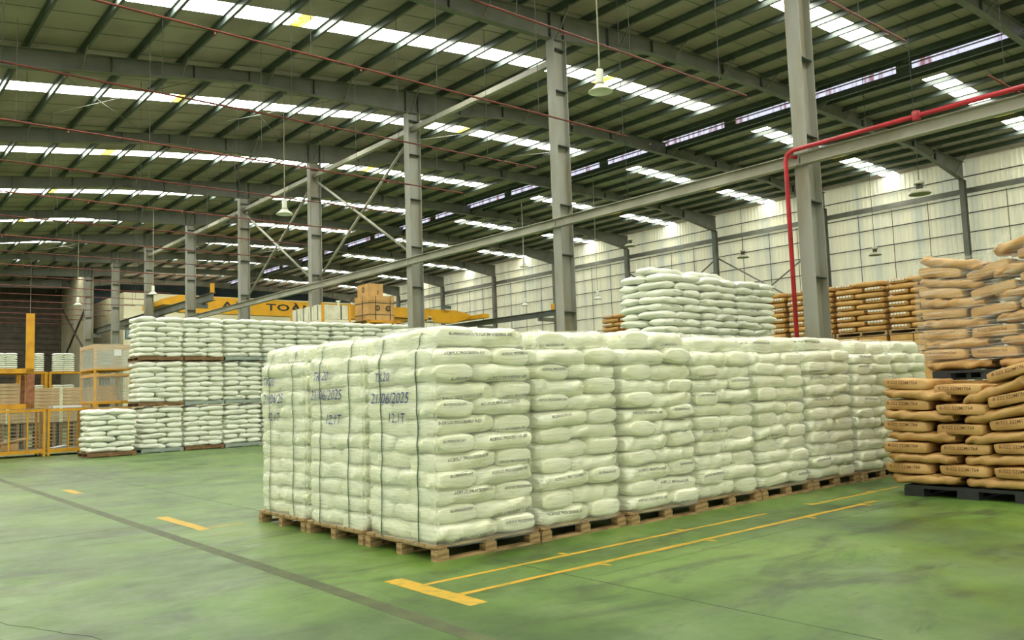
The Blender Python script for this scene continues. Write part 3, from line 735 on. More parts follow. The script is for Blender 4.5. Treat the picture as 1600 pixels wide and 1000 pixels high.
    if straps:
        for k, yy in enumerate((-0.27*LD-0.02, 0.24*LD)):
            pts = []
            for q in range(NL*6+1):
                zz = PH+(ht-0.06)*q/(NL*6); y_ = yy+0.012*math.sin(zz*3+k); pts.append((on_film(y_, zz), y_, zz))
            pts.append((-a+0.12, yy, PH+ht+0.03)); pts.append((-a+0.6, yy, PH+ht+0.045))
            g = G(); w2 = 0.0095
            for p, q in zip(pts, pts[1:]): g.add([(p[0], p[1]-w2, p[2]), (p[0], p[1]+w2, p[2]), (q[0], q[1]+w2, q[2]), (q[0], q[1]-w2, q[2])], [(0, 1, 2, 3)])
            build(g, 'strap', 'strap', root)
    for (tx, yy, zz, sz) in (hand or []):
        tm = text_mesh('handwriting', tx, sz, 'ink_blue', shear=0.25, bold=-0.0004)
        link('handwriting', map_mesh(tm, lambda X, Y, yy=yy, zz=zz: (on_film(yy-X, zz+Y), yy-X, zz+Y+0.004*math.sin(X*30))), root)
    return root
wrapped_load(0, 0, 'wrapped white sack load at the near corner with green straps and handwriting', 0.95,
             [('TK20', 0.27, 1.76, 0.13), ('21/06/2025', 0.14, 1.54, 0.16), ('12,1T', 0.02, 1.34, 0.14)], True)
wrapped_load(0, 1, 'wrapped white sack load with TK20 handwriting, middle of the left side', 0,
             [('TK 20', 0.30, 1.82, 0.15), ('21/06/2025', 0.18, 1.60, 0.17), ('12,1T', 0.02, 1.32, 0.16)], True)
wrapped_load(0, 2, 'wrapped white sack load with blue handwriting, rearmost on the left side', 0,
             [('TK20', 0.34, 1.80, 0.15), ('21/06/25', 0.20, 1.58, 0.17), ('12,1T', 0.20, 1.35, 0.15)], True)
for i in range(1, 8):
    wrapped_load(i, 0, f'stretch-wrapped white sack load, {ORD[i]} along the row from the near corner', 0.35 if i < 4 else 0.15, dz=(-0.03 if i == 6 else 0.02*((i*7) % 3-1)))
wrapped_load(7, 1, 'stretch-wrapped white sack load behind the far end of the row', 0)

# ---------------------------------------------------------------- loose white sacks stacked on pallets (left row, three tiers)
NSV = 6
def soft(kind, v, dims, cache={}):
    k = (kind, v, dims)
    if k not in cache:
        W_, D_, H_ = dims; L_, w_ = {'x': (W_*0.60, D_*0.40), 'y': (D_*0.60, W_*0.40)}[kind]
        cache[k] = sack_mesh('white_sack', 'sack', L_*1.02, w_*1.0, H_, 14, 16, 300+v*11+(kind == 'y')*77, e=2.25, lp=4.5, pinch=0.30, amp=0.034, endw=0.80, droop=0.08)
    return cache[k]
HID = G()
def pile(x0, x1, y0, y1, z0, layers, lh, rr, phrase, group, name='white_sack', maker=soft, word='white sack', show_from=0, sides=('fl', 'fr', 'bl'), spread_=0.035, mark=None, hid=None, rz0=0.0, top_all=False):
    W_, D_ = x1-x0, y1-y0; a, b = W_/2, D_/2; cx_, cy_ = (x0+x1)/2, (y0+y1)/2
    dims = (round(W_, 2), round(D_, 2), round(lh*1.14, 3))
    names = {'fl': 'front left', 'fr': 'front right', 'bl': 'rear left', 'br': 'rear right'}
    for n in range(layers):
        zc = z0+lh*(n+0.5)
        if n % 2 == 0:
            lay = [('x', -a+W_*0.30, -b+D_*0.20, 'fl'), ('y', a-W_*0.20, -b+D_*0.30, 'fr'), ('y', -a+W_*0.20, b-D_*0.30, 'bl'), ('x', a-W_*0.30, b-D_*0.20, 'br')]
        else:
            lay = [('y', -a+W_*0.20, -b+D_*0.30, 'fl'), ('x', a-W_*0.30, -b+D_*0.20, 'fr'), ('x', -a+W_*0.30, b-D_*0.20, 'bl'), ('y', a-W_*0.20, b-D_*0.30, 'br')]
        for kind, px, py, pos in lay:
            v = rr.randrange(NSV); me = maker(kind, v, dims)
            rot = (rr.uniform(-0.04, 0.04), rr.uniform(-0.06, 0.06), rr.uniform(-0.08, 0.08)+rz0+(math.pi/2 if kind == 'y' else 0)+(math.pi if rr.random() < 0.5 else 0))
            loc = (cx_+px+rr.uniform(-spread_, spread_), cy_+py+rr.uniform(-spread_, spread_), zc)
            if pos not in sides or n < show_from:
                if (hid is not None) and pos != 'br':
                    from mathutils import Euler
                    Mx = Matrix.Translation(loc) @ Euler(rot).to_matrix().to_4x4()
                    hid.add([Mx @ q.co for q in me.vertices], [tuple(p.vertices) for p in me.polygons])
                continue
            o = link(name, me, None, loc, rot)
            tag(o, f'{word}, {ORD[n]} layer up, {names[pos]}, {phrase}', 'sack', group)
            if mark and rr.random() < mark and kind == 'x' and pos in ('fl', 'fr'):
                tm = text_mesh('print', 'ACRYLIC AID', 0.055, 'ink_black')
                inv = o.matrix_basis.inverted(); bvh = BVHTree.FromPolygons([q.co for q in me.vertices], [p.vertices for p in me.polygons])
                ox = rr.uniform(-0.12, 0.2)
                def onto(X, Y, loc=loc, inv=inv, bvh=bvh, ox=ox, D_=D_):
                    P0 = Vector((loc[0]+X+ox, loc[1]-D_, loc[2]+Y+0.01)); d = (inv.to_3x3() @ Vector((0, 1, 0))).normalized(); hit = bvh.ray_cast(inv @ P0, d)[0]
                    return tuple((hit if hit is not None else inv @ P0 + d*(D_-0.25)) - d*0.004)
                link('print', map_mesh(tm, onto), o)
rr = random.Random(5)
TH, PLH, SLH = 1.53, 0.13, 0.170
solid_pallet('wooden_pallet', 6.6, 8.03, 28.4, 29.65, 0, 0.14, 'wood_dark', 'wooden pallet under the single low white sack pile', 'pallets of the left sack row')
pile(6.62, 8.03, 28.42, 29.65, 0.145, 8, 0.167, rr, 'single low pile by yellow cages', 'white sacks stacked at the left', mark=0.5)
P0, PP = 8.36, 1.405
tiers = ['bottom', 'middle', 'top']
for k in range(8):
    for t in range(3):
        x0 = P0+PP*k - (0.10 if t and k == 0 else 0); x1 = P0+PP*(k+1)-0.05; z = t*TH
        seen = (k < 3) or t == 2
        if not seen and not (t < 2): continue
        m = 'wood_dark' if (t, k) in ((1, 0), (2, 0), (2, 1), (0, 1)) else 'pallet_grey'
        ya = 29.0+rr.uniform(-0.04, 0.04)
        if seen: solid_pallet('wooden_pallet' if m == 'wood_dark' else 'plastic_pallet', x0, x1, ya, ya+1.25, z, PLH, m, f'{"wooden" if m == "wood_dark" else "grey"} pallet, {tiers[t]} tier, {ORD[k]} pile from yellow cages', 'pallets of the left sack row')
        else: HID.box(x0, x1, ya, ya+1.25, z+0.0, z+PLH)
        sides = ('fl', 'fr', 'bl') if k == 0 else ('fl', 'fr')
        sf = 0 if k < 3 else (3 if t == 2 else 99)
        pile(x0, x1, ya, ya+1.25, z+PLH, 8, SLH, rr, f'{tiers[t]} tier, {ORD[k]} pile from cages', 'white sacks stacked at the left', show_from=sf, sides=sides, mark=0.35 if k < 3 else 0, hid=HID if k >= 3 else None)

# ---------------------------------------------------------------- loose white sacks behind the wrapped row
rr = random.Random(11)
for k, (x0, x1) in enumerate([(13.95, 15.35), (15.4, 16.75), (16.8, 18.35)]):
    nm = ['left', 'middle', 'right'][k]
    HID.box(x0, x1, 11.55, 12.75, 0, 2.45)
    solid_pallet('plastic_pallet', x0, x1, 11.5, 12.75, 2.46, 0.13, 'pallet_grey', f'grey pallet under the {nm} loose pile behind the wrapped row', 'pallets behind the wrapped row')
    pile(x0, x1, 11.5, 12.75, 2.59, 9, 0.164, rr, f'{nm} pile behind wrapped row', 'loose white sacks behind the wrapped row', sides=('fl', 'fr', 'bl') if k == 0 else ('fl', 'fr'), spread_=0.035, mark=0.5)
    if k < 2:
        for q, dx in enumerate((0.45, 0.95)):
            o = link('white_sack', soft('x', q, (1.4, 1.25, 0.169)), None, (x0+dx, 12.05, 2.59+9*0.164+0.085), (0, 0.05, 0.1*q)); tag(o, f'white sack lying on the crown, {["left", "right"][q]}, {nm} pile behind wrapped row', 'sack', 'loose white sacks behind the wrapped row')

# ---------------------------------------------------------------- brown paper sacks: near pile on black pallet
BL, BW, BH = 0.95, 0.62, 0.145
PB = [sack_mesh('paper_sack', 'paper', BL, BW, BH*0.99, 26, 24, 500+k, e=3.2, lp=5.5, pinch=0.36, amp=0.045, endw=0.76, fold=0.08, ridge=0.05) for k in range(6)]
PE = [sack_mesh('paper_sack', 'paper', 0.9, 0.60, BH*0.97, 20, 28, 600+k, e=6.0, lp=14, pinch=0.82, amp=0.018, endw=0.93, fold=0.0, ridge=0.012) for k in range(5)]
rr = random.Random(3)
blk = empty('plastic_pallet', (12.0, 4.55, 0)); tag(blk, 'black plastic pallet under the near brown sack pile', 'pallet')
boxpart('deck', (1.25, 1.60, 0.04), 'pallet_black', blk, (0, 0, 0.125))
for y in (-0.68, 0, 0.68):
    boxpart('runner', (1.25, 0.26, 0.03), 'pallet_black', blk, (0, y, 0.015))
    for x in (-0.54, 0, 0.54): boxpart('block', (0.17, 0.26, 0.075), 'pallet_black', blk, (x, y, 0.0675))
def sag(y, n, N, k=1.0):
    t = (n/N)**1.6
    return k*t*(-0.13*math.exp(-((y-4.52)/0.42)**2) + 0.17/(1+math.exp((y-4.12)/0.13)))
def brown_pile(xf, ytop, z0, N, lh, parent, k, wrapped, phrase):
    for n in range(N):
        if n % 2 == 0: spots = [('L', ytop-0.47, 'left'), ('L', ytop-1.46, 'right')]
        else: spots = [('E', ytop-0.29, 'left'), ('E', ytop-0.99, 'middle'), ('E', ytop-1.66, 'right')]
        if n == N-1 and not wrapped and spots[0][0] == 'L': pass
        for typ, yc, pos in spots:
            yc += rr.uniform(-0.02, 0.02); z = z0+lh*(n+0.5)+sag(yc-(ytop-5.57), n, N, k)
            sl = (sag(yc+0.2-(ytop-5.57), n, N, k)-sag(yc-0.2-(ytop-5.57), n, N, k))/0.4
            xc = xf+(BW/2 if typ == 'L' else 0.45)+rr.uniform(-0.015, 0.03)
            me = rr.choice(PB if typ == 'L' else PE)
            if typ == 'L': rot = (rr.uniform(-0.02, 0.02), -math.atan(sl)*1.0, math.pi/2+rr.uniform(-0.03, 0.03))
            else: rot = (math.atan(sl)*1.0, rr.uniform(-0.02, 0.02), rr.uniform(-0.05, 0.05))
            o = link('paper_sack' if parent is None else 'paper_sack_in_wrap', me, parent, (xc, yc, z), rot)
            if parent is None: tag(o, f'brown paper sack, {ORD[n]} layer up, {pos} {"long side" if typ == "L" else "end"} showing, near unwrapped pile', 'sack', 'brown sacks on the black pallet')
            if typ == 'E' and (not wrapped or n < 3):
                tm = text_mesh('print', 'R-522 522M1764', 0.058, 'ink_brown', bold=0.0006); inv = o.matrix_basis.inverted()
                bvh = BVHTree.FromPolygons([q.co for q in me.vertices], [p.vertices for p in me.polygons]); d = (inv.to_3x3() @ Vector((1, 0, 0))).normalized()
                def onto(X, Y, yc=yc, z=z, inv=inv, bvh=bvh, d=d, sl=sl):
                    p = inv @ Vector((xf-0.5, yc+0.03-X, z+0.018+Y-sl*X)); hit = bvh.ray_cast(p, d)[0]
                    return tuple((hit if hit is not None else p+d*0.51)-d*0.003)
                link('print', map_mesh(tm, onto), o)
        # rear row closes the pile behind the visible face
    return
brown_pile(11.36, 5.57, 0.15, 10, 0.1425, None, 1.0, False, '')
# hidden support behind and the wrapped upper load
bk = tag(build(G().box(12.05, 12.6, 3.75, 5.30, 0.15, 1.35), 'sack_core', 'paper_far'), 'brown sacks filling the rear of the near pile', 'sacks', kind='stuff')
g = G()
for n in range(11):
    for q in range(2): g.box(12.85, 13.9, 3.7+0.98*q, 4.62+0.98*q, 0.15+0.125*n, 0.265+0.125*n)
tag(build(g, 'stacked_brown_sacks', 'paper_far'), 'brown sacks hidden under the wrapped brown load', 'sacks', kind='stuff')
up = empty('wrapped_brown_load', (12.75, 4.6, 1.53)); tag(up, 'stretch-wrapped brown sack load stacked high behind the near brown pile', 'sack pallet')
pal = empty('pallet', (0.6, 0.0, 0), parent=up)
boxpart('deck', (1.25, 1.7, 0.035), 'pallet_black', pal, (0, 0, 0.12))
for y in (-0.72, 0, 0.72):
    boxpart('runner', (1.25, 0.26, 0.03), 'pallet_black', pal, (0, y, 0.015))
    for x in (-0.54, 0, 0.54): boxpart('block', (0.17, 0.26, 0.075), 'pallet_black', pal, (x, y, 0.0675))
rr = random.Random(21)
up_in = up
def brown_up():
    N, lh = 11, 0.155
    for n in range(N):
        spots = [('L', 0.50, 0), ('L', -0.52, 0)] if n % 2 == 0 else [('E', 0.66, 0), ('E', -0.03, 0), ('E', -0.72, 0)]
        for typ, yc, _ in spots:
            yw = yc+4.6+0.0; z = 0.145+lh*(n+0.5)+sag(yw-0.22, n, N, 1.15)
            sl = (sag(yw-0.02, n, N, 1.15)-sag(yw-0.42, n, N, 1.15))/0.4
            me = rr.choice(PB if typ == 'L' else PE)
            rot = (0, -math.atan(sl), math.pi/2+rr.uniform(-0.03, 0.03)) if typ == 'L' else (math.atan(sl), rr.uniform(-0.02, 0.02), rr.uniform(-0.05, 0.05))
            o = link('sack', me, up, ((BW/2 if typ == 'L' else 0.45)+rr.uniform(-0.02, 0.02), yc+rr.uniform(-0.02, 0.02)+0.0, z), rot); o.scale = (1, 1.04, lh/BH)
            if typ == 'E' and n < 4 and n > 0:
                tm = text_mesh('print', 'R-522 522M1764', 0.055, 'ink_brown'); inv = o.matrix_basis.inverted()
                bvh = BVHTree.FromPolygons([q.co for q in me.vertices], [p.vertices for p in me.polygons]); d = (inv.to_3x3() @ Vector((1, 0, 0))).normalized()
                def onto(X, Y, o=o, inv=inv, bvh=bvh, d=d):
                    p = inv @ Vector((-0.5, o.location.y+0.03-X, o.location.z+0.018+Y)); hit = bvh.ray_cast(p, d)[0]
                    return tuple((hit if hit is not None else p+d*0.51)-d*0.003)
                link('print', map_mesh(tm, onto), o)
    # film over the front, sides and crown
    v = []; f = []; ny, nz = 44, 60; r3 = random.Random(4)
    for q in range(nz+1):
        z = 0.28+1.66*q/nz
        for p in range(ny+1):
            t = p/ny
            if t < 0.2: x, y = 1.0*(1-t/0.2)-0.0, 1.03
            elif t > 0.8: x, y = (t-0.8)/0.2, -1.12
            else: x, y = 0.0, 1.03-2.15*(t-0.2)/0.6
            n_ = z/0.155
            zz = z + (sag(y+4.6-0.22, min(11, n_), 11, 1.15))
            wob = 0.012*math.sin(y*9+z*14)+0.008*math.sin(z*40+y*5)
            v.append((x-0.035+wob, y+(0.02 if t < .2 else 0), zz))
    for q in range(nz):
        for p in range(ny): a_ = q*(ny+1)+p; f.append((a_, a_+1, a_+ny+2, a_+ny+1))
    build(G().add(v, f), 'stretch_wrap', 'film_brown', up, True)
brown_up()

# ---------------------------------------------------------------- orange-brown sacks stacked two high by the inner columns
PFX = {}
def paper_far(kind, v, dims):
    k = (kind, v, dims)
    if k not in PFX:
        W_, D_, H_ = dims; L_, w_ = {'x': (W_*0.60, D_*0.40), 'y': (D_*0.60, W_*0.40)}[kind]
        PFX[k] = sack_mesh('paper_sack', 'paper_far', L_*0.98, w_*0.98, H_, 14, 14, 700+v*5+(kind == 'y'), e=3.6, lp=6, pinch=0.5, amp=0.012, endw=0.85, fold=0.03)
    return PFX[k]
rr = random.Random(31)
def far_brown(k, y0, y1):
    z0 = 2.78
    solid_pallet('wooden_pallet', 22.0, 23.2, y0, y1, z0, 0.13, 'wood', f'pale pallet under orange-brown sacks, {ORD[k]} pile from the right', 'pallets of the orange-brown row')
    W_, D_ = 1.2, y1-y0; N, lh = 9, 0.152
    for n in range(N):
        for typ, yc, pos in ([('y', y0+D_*0.30, 'right'), ('x', y1-D_*0.20, 'left')] if n % 2 == 0 else [('x', y0+D_*0.20, 'right'), ('y', y1-D_*0.30, 'left')]):
            me = paper_far('y', rr.randrange(4), (1.2, 1.42, 0.155)) if typ == 'y' else paper_far('x', rr.randrange(4), (1.2, 1.42, 0.155))
            hx = 0.24 if typ == 'y' else 0.36
            o = link('paper_sack', me, None, (22.0+hx+rr.uniform(-.02, .02), yc+rr.uniform(-.015, .015), z0+0.13+lh*(n+0.5)), (rr.uniform(-.02, .02), rr.uniform(-.02, .02), (math.pi/2 if typ == 'y' else 0)+rr.uniform(-.04, .04)))
            tag(o, f'orange-brown paper sack, {ORD[n]} layer up, {pos}, {ORD[k]} pile from the right', 'sack', 'orange-brown sacks stacked by the pale wall')
            if typ == 'x':
                for q in range(5): build(G().box(-0.37, -0.362, -0.2+0.085*q, -0.14+0.085*q, 0.0, 0.045), 'print', 'paper_sheet', o)
            else:
                build(G().lathe([(0.035, 0), (0.03, 0.004)], (0, 0, 0), 10), 'print', 'ink_brown', o, loc=(-0.18, 0.29*1.0, 0.02), rot=(-math.pi/2, 0, 0)) if False else None
    HB.box(22.05, 23.15, y0+0.02, y1-0.02, 0, 2.3)
    for n in range(3):
        HB.box(22.0, 23.1, y0+0.02, y0+D_*0.55, 2.32+0.15*n, 2.46+0.15*n); HB.box(22.0, 23.1, y0+D_*0.57, y1-0.02, 2.32+0.15*n, 2.46+0.15*n)
HB = G()
for k, y0 in enumerate([9.02, 10.52, 12.02, 13.52]): far_brown(k, y0, y0+1.44)
far_brown(4, 19.6, 21.04)
tag(build(HB, 'lower_brown_sacks', 'paper_far'), 'lower tier of orange-brown sacks mostly hidden behind the wrapped row', 'sacks', kind='stuff')
tag(build(HID, 'lower_white_sacks', 'sack', smooth=True), 'white sacks hidden behind the wrapped loads', 'sacks', kind='stuff')

# ---------------------------------------------------------------- yellow stillage cages at the left
def cage(x0, x1, y0, y1, z0, z1, label, mesh_front=True, mesh_left=True, posts=2, m='yellow', wrap=None, pitch=0.10):
    r = empty('steel_cage', ((x0+x1)/2, (y0+y1)/2, z0)); tag(r, label, 'cage', 'yellow steel cages at the left')
    W_, D_, H_ = x1-x0, y1-y0, z1-z0; t = 0.07
    for sx in (-1, 1):
        for sy in (-1, 1): boxpart('corner_post', (t, t, H_), m, r, (sx*(W_/2-t/2), sy*(D_/2-t/2), H_/2))
        for zz, nm in ((0.16, 'bottom_rail'), (H_-t/2-0.01, 'top_rail')): boxpart(nm, (t*0.9, D_-2*t, 0.10), m, r, (sx*(W_/2-t/2), 0, zz))
    for sy in (-1, 1):
        for zz, nm in ((0.16, 'bottom_rail'), (H_-t/2-0.01, 'top_rail')): boxpart(nm, (W_-2*t, t*0.9, 0.12 if zz < 0.3 else 0.08), m, r, (0, sy*(D_/2-t/2), zz))
    boxpart('floor_plate', (W_-2*t, D_-2*t, 0.02), 'steel_dark', r, (0, 0, 0.2))
    for k in range(1, posts+1): boxpart('front_bar', (0.045, 0.04, H_-0.3), m, r, (-W_/2+W_*k/(posts+1), -D_/2+t/2, H_/2+0.05))
    def grid(p0, du, n_u, lz, n_z):
        g = G()
        for k in range(n_u+1):
            p = Vector(p0)+Vector(du)*(k/n_u); g.bar(p, p+Vector((0, 0, lz)), 0.007, 0.007)
        for k in range(n_z+1):
            p = Vector(p0)+Vector((0, 0, lz*k/n_z)); g.bar(p, p+Vector(du), 0.007, 0.007)
        o = build(g, 'wire_mesh', 'mesh', r); o['kind'] = 'stuff'; return o
    if mesh_front: grid((-W_/2+t, -D_/2+t*0.8, 0.22), (W_-2*t, 0, 0), max(3, int((W_-2*t)/pitch)), H_-0.34, max(3, int((H_-0.34)/pitch)))
    if mesh_front: grid((-W_/2+t, D_/2-t*0.8, 0.22), (W_-2*t, 0, 0), max(3, int((W_-2*t)/pitch)), H_-0.34, max(3, int((H_-0.34)/pitch)))
    if mesh_left: grid((-W_/2+t*0.8, -D_/2+t, 0.22), (0, D_-2*t, 0), max(3, int((D_-2*t)/pitch)), H_-0.34, max(3, int((H_-0.34)/pitch)))
    if wrap:
        o = build(G().box(-W_/2-0.02, W_/2+0.02, -D_/2-0.02, D_/2+0.02, H_*0.15, H_+0.03), 'stretch_wrap', wrap, r)
    return r
cage(3.9, 6.02, 31.45, 32.85, 0, 1.56, 'yellow cage on the floor at the left edge holding cardboard scraps', posts=3)
cage(6.08, 7.35, 31.45, 32.85, 0, 1.56, 'yellow mesh cage on the floor between cardboard cage and low sack pile', posts=1)
cage(7.42, 8.6, 31.0, 32.6, 0, 1.55, 'yellow wrapped cage at the bottom behind the low sack pile', posts=0, wrap='film')
cage(7.38, 8.62, 31.0, 32.9, 1.56, 2.70, 'yellow wrapped cage in the middle of the three high stack', posts=0, wrap='film', pitch=0.09)
c3 = cage(7.38, 8.62, 31.0, 32.9, 2.72, 3.70, 'yellow wrapped cage on top with a paper sheet on its front', posts=0, wrap='film_thick', pitch=0.06)
build(G().box(0.0, 0.24, -1.0, -0.985, 0.6, 0.82), 'paper_sheet', 'paper_sheet', c3)
# post pallets stacked above the first cage
def post_pallet(x0, x1, y0, y1, z0, H_, label, post_m):
    r = empty('post_pallet', ((x0+x1)/2, (y0+y1)/2, z0)); tag(r, label, 'stillage', 'yellow post pallets stacked on the left cage'); W_, D_ = x1-x0, y1-y0
    for sy in (-1, 1): boxpart('base_beam', (W_, 0.1, 0.16), 'yellow', r, (0, sy*(D_/2-0.05), 0.1))
    for sx in (-1, 1): boxpart('side_beam', (0.1, D_-0.2, 0.14), 'yellow', r, (sx*(W_/2-0.05), 0, 0.1))
    for sx in (-1, 1):
        for sy in ((-1, 1) if H_ < 1.5 else (-1,)): boxpart('post', (0.24 if sy < 0 else 0.12, 0.12, H_), post_m, r, (sx*(W_/2-0.12), sy*(D_/2-0.06), 0.02+H_/2))
    boxpart('deck', (W_-0.2, D_-0.2, 0.03), 'steel_dark', r, (0, 0, 0.12))
    return r
post_pallet(3.2, 5.68, 31.5, 32.9, 1.57, 1.15, 'yellow post pallet with rusty posts and timber, on the left cage', 'rust')
post_pallet(3.2, 5.66, 31.5, 32.9, 2.74, 2.0, 'empty yellow post pallet with tall posts, topmost at the left edge', 'yellow')
def planks(x0, x1, y0, y1, z0, nz, nx, hh, label, m='timber', nm='plank'):
    r = empty('timber_stack', ((x0+x1)/2, (y0+y1)/2, z0)); tag(r, label, 'timber'); W_, D_ = x1-x0, y1-y0
    for a in range(nz):
        for b in range(nx): boxpart(nm, (W_/nx-0.015, D_, hh-0.012), m, r, (-W_/2+W_/nx*(b+0.5), R.uniform(-0.02, 0.02), hh*(a+0.5)))
planks(3.9, 5.30, 31.75, 32.65, 1.72, 6, 2, 0.12, 'timber boards stacked on the rusty post pallet')
def far_bundle(x0, x1, y0, y1, z0, h_, label):
    r = empty('timber_bundle', ((x0+x1)/2, (y0+y1)/2, z0)); tag(r, label, 'timber'); W_, D_ = x1-x0, y1-y0; n = int(h_/0.14)
    for a in range(n): boxpart('plank_layer', (W_-R.uniform(0, 0.1), D_, 0.128), 'timber', r, (0, 0, 0.14*(a+0.5)))
    for x in (-W_*0.3, W_*0.2): boxpart('band', (0.12, D_+0.02, n*0.14+0.01), 'white_wrap', r, (x, 0, n*0.07))
far_bundle(5.2, 9.0, 38.2, 39.4, 1.02, 1.42, 'tall banded timber bundle behind the yellow cages')
far_bundle(2.5, 5.1, 38.2, 39.4, 1.02, 1.28, 'banded timber bundle behind the post pallets at the left edge')
def pallet_stack(x0, x1, y0, y1, n, label):
    r = empty('pallet_stack', ((x0+x1)/2, (y0+y1)/2, 0)); tag(r, label, 'pallets', 'empty wooden pallets stacked behind the cages'); W_, D_ = x1-x0, y1-y0
    for k in range(n):
        boxpart('deck', (W_, D_, 0.03), 'wood', r, (0, 0, 0.145*k+0.13)); boxpart('deck', (W_, D_, 0.02), 'wood', r, (0, 0, 0.145*k+0.01))
        for x in (-W_/2+0.07, 0, W_/2-0.07): boxpart('block', (0.12, D_, 0.095), 'wood_dark', r, (x, 0, 0.145*k+0.0675))
for k in range(5): pallet_stack(2.6+1.3*k, 3.8+1.3*k, 38.25, 39.35, 7, f'stack of empty wooden pallets under the timber, {ORD[k]} from the left')
# cardboard scraps in the first cage
o = build(G().bar((4.3, 31.8, 0.42), (5.75, 32.1, 0.62), 0.55, 0.03), 'cardboard_sheet', 'card'); tag(o, 'flattened cardboard sheet leaning in the left yellow cage', 'cardboard')
o = build(G().add([(4.75, 31.7, 0.23), (5.3, 31.75, 0.23), (5.35, 32.2, 0.23), (4.8, 32.2, 0.23), (4.78, 31.7, 0.42), (5.28, 31.78, 0.5), (5.33, 32.2, 0.55), (4.82, 32.2, 0.4)], [(0, 3, 2, 1), (4, 5, 6, 7), (0, 1, 5, 4), (1, 2, 6, 5), (2, 3, 7, 6), (3, 0, 4, 7)]), 'crushed_carton', 'card'); tag(o, 'crushed open carton low in the left yellow cage', 'box')
planks(4.0, 4.6, 32.2, 32.7, 0.22, 9, 1, 0.12, 'small stack of boards inside the left yellow cage')
o = build(G().bar((6.2, 31.7, 0.24), (6.7, 31.9, 0.30), 0.4, 0.01), 'white_sheet', 'paper_sheet'); tag(o, 'white sheet lying in the mesh cage by the floor', 'sheet')
o = build(G().box(6.3, 7.2, 31.8, 32.5, 1.58, 1.66), 'board', 'paper_sheet'); tag(o, 'pale board laid across the top of the mesh cage', 'board')
o = build(G().box(7.55, 8.2, 31.3, 32.2, 1.77, 2.3), 'carton', 'card'); tag(o, 'pale carton inside the middle wrapped cage', 'box')

# far rack with sack piles
def rack(x0, x1, y, zs, label):
    r = empty('storage_rack', ((x0+x1)/2, y, 0)); tag(r, label, 'rack', 'far yellow racks'); W_ = x1-x0
    for sx in (-1, 1):
        for sy in (0, 1.2): boxpart('upright', (0.16, 0.16, zs[-1]), 'yellow', r, (sx*W_/2, sy, zs[-1]/2))
    for z in zs:
        for sy in (0, 1.2): boxpart('shelf_beam', (W_-0.16, 0.1, 0.16), 'yellow', r, (0, sy, z-0.08))
        boxpart('shelf_deck', (W_-0.2, 1.1, 0.04), 'wood_dark', r, (0, 0.6, z-0.02))
rack(8.6, 11.7, 70.0, [2.75, 4.35], 'far yellow rack at the left edge carrying white sacks')
rack(11.95, 13.35, 70.0, [2.75, 4.35], 'far yellow rack in the middle carrying white sacks')
rack(13.65, 16.9, 70.0, [2.75, 4.35], 'far yellow rack at the right carrying white sacks')
FS = G(); rr = random.Random(9)
from mathutils import Euler
def far_pile(x0, x1, z0, layers, lh=0.155):
    for n in range(layers):
        for q in range(2):
            me = soft('x', rr.randrange(4), (1.4, 1.25, 0.169)); wq = (x1-x0)/2
            Mx = Matrix.Translation((x0+wq*(q+0.5), 70.35, z0+lh*(n+0.5))) @ Euler((0, rr.uniform(-.04, .04), rr.uniform(-.05, .05))).to_matrix().to_4x4() @ Matrix.Diagonal((wq/0.84*1.05, 1, 1, 1))
            FS.add([Mx @ v.co for v in me.vertices], [tuple(p.vertices) for p in me.polygons])
for x0, x1 in ((10.0, 11.5), (12.1, 13.25), (13.85, 15.3)): far_pile(x0, x1, 4.35, 9); far_pile(x0, x1, 2.75, 4)
tag(build(FS, 'distant_white_sacks', 'sack', smooth=True), 'tiny white sacks piled on the far yellow racks', 'sacks', kind='stuff')

# ---------------------------------------------------------------- goods standing high behind the left sack row
st = empty('white_wrapped_stillage', (16.3, 31.85, 0)); tag(st, 'white wrapped goods in a yellow stillage above the left sack row', 'stillage')
build(G().box(-0.6, 0.6, -1.4, 1.4, 0.15, 4.62), 'lower_goods', 'white_wrap', st)
for k in range(7):
    build(G().box(-0.6, 0.58, -1.4+0.4*k+0.02, -1.4+0.4*(k+1)-0.02, 4.82, 5.40+0.03*(k % 2)), 'wrapped_bundle', 'white_wrap', st)
build(G().box(-0.64, 0.64, -1.45, 1.45, 4.62, 4.80), 'base_frame', 'white_wrap', st)
for x, y in ((-0.6, -1.42), (0.62, -1.42), (-0.6, 1.42), (0.62, 1.42)): boxpart('post', (0.09, 0.09, 5.48), 'yellow', st, (x, y, 2.74))
for y in (-1.0, -0.4, 0.3, 0.9): boxpart('strap', (0.012, 0.05, 0.6), 'strap_dark', st, (-0.605, y, 5.1))
boxpart('strap', (0.05, 0.012, 0.6), 'strap_dark', st, (0.25, -1.39, 5.1))
o = build(G().lathe([(0.04, 0), (0.04, 0.14), (0.10, 0.15), (0.10, 0.18)], (16.55, 30.7, 5.43), 12), 'cap_pipe', 'lamp_white'); tag(o, 'small white capped pipe standing on the white wrapped goods', 'pipe')
ys = empty('yellow_stand', (18.44, 31.05, 0)); tag(ys, 'yellow stand carrying the strapped cardboard boxes', 'stand')
for sx in (-0.62, 0.62, 0.95):
    for sy in (-0.6, 0.55): boxpart('post', (0.1, 0.1, 4.84), 'yellow', ys, (sx, sy, 2.42))
boxpart('top_beam', (1.7, 0.1, 0.1), 'yellow', ys, (0.15, -0.6, 4.79)); boxpart('top_beam', (1.7, 0.1, 0.1), 'yellow', ys, (0.15, 0.55, 4.79))
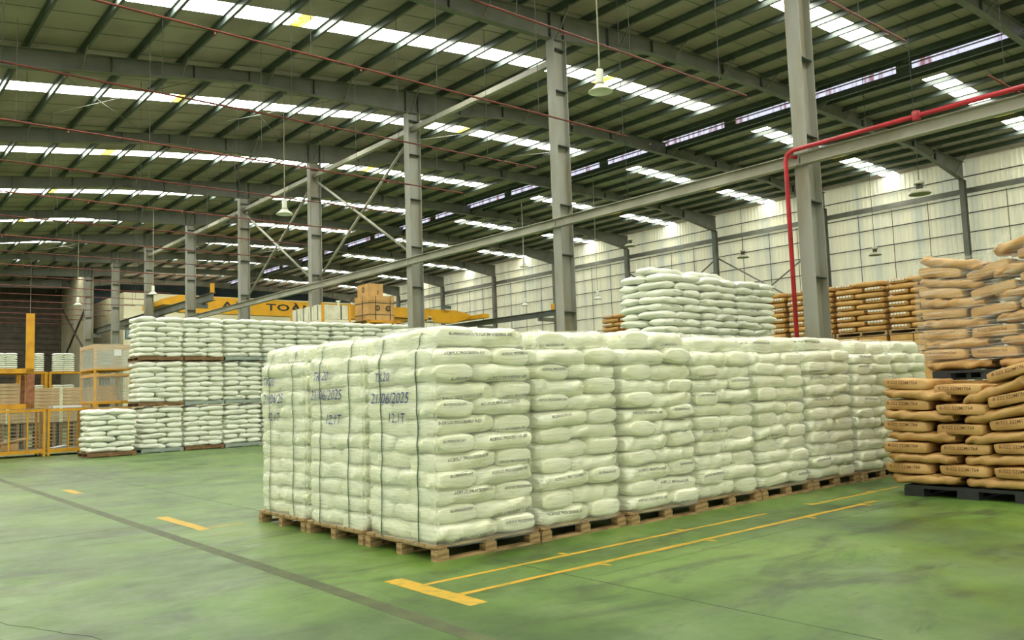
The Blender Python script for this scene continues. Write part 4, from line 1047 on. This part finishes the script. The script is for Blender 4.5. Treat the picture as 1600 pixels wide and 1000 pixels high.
boxpart('deck', (1.3, 1.1, 0.03), 'wood_dark', ys, (0, 0, 4.83))
def ring_logo(parent, mat_, fn, r0, r1):
    g = G(); n = 20; v = []; f = []
    for k in range(n):
        a = 2*math.pi*k/n
        for r in (r0, r1): v.append(fn(r*math.cos(a), r*math.sin(a)))
    for k in range(n): f.append((2*k, 2*k+1, (2*k+3) % (2*n), (2*k+2) % (2*n)))
    v += [fn(-r0*0.5, -r0*0.5), fn(r0*0.5, -r0*0.5), fn(r0*0.5, -r0*0.2), fn(-r0*0.15, -r0*0.2), fn(-r0*0.15, r0*0.6), fn(-r0*0.5, r0*0.6)]; b = 2*n
    f += [(b, b+1, b+2, b+3), (b, b+3, b+4, b+5)]
    build(g.add(v, f), 'emblem', mat_, parent)
bx = empty('cardboard_box', (18.44, 31.0, 4.845)); tag(bx, 'large strapped cardboard box with two round emblems on the yellow stand', 'box')
build(G().box(-0.62, 0.62, -0.57, 0.55, 0, 1.02), 'body', 'card', bx); build(G().box(-0.64, 0.64, -0.59, 0.57, 0.82, 1.03), 'lid', 'card', bx)
for z in (0.22, 0.72): build(G().box(-0.645, 0.645, -0.595, 0.575, z, z+0.02), 'strap', 'strap_dark', bx)
for x in (-0.3, 0.42): build(G().box(x, x+0.02, -0.597, -0.577, 0, 1.03), 'strap', 'strap_dark', bx)
build(G().box(-0.647, -0.627, -0.1, -0.08, 0, 1.03), 'strap', 'strap_dark', bx)
for x in (-0.2, 0.32): ring_logo(bx, 'black', lambda X, Y, x=x: (x+X, -0.60, 0.5+Y), 0.075, 0.12)
b2 = empty('cardboard_box', (18.24, 31.0, 5.876)); tag(b2, 'smaller cardboard box with an emblem on top of the strapped box', 'box')
build(G().box(-0.36, 0.34, -0.5, 0.45, 0, 0.52), 'body', 'card', b2)
ring_logo(b2, 'black', lambda X, Y: (-0.364, -0.05-X, 0.28+Y), 0.075, 0.12)
build(G().box(0.08, 0.11, -0.504, -0.5, 0.08, 0.25), 'print', 'black', b2)
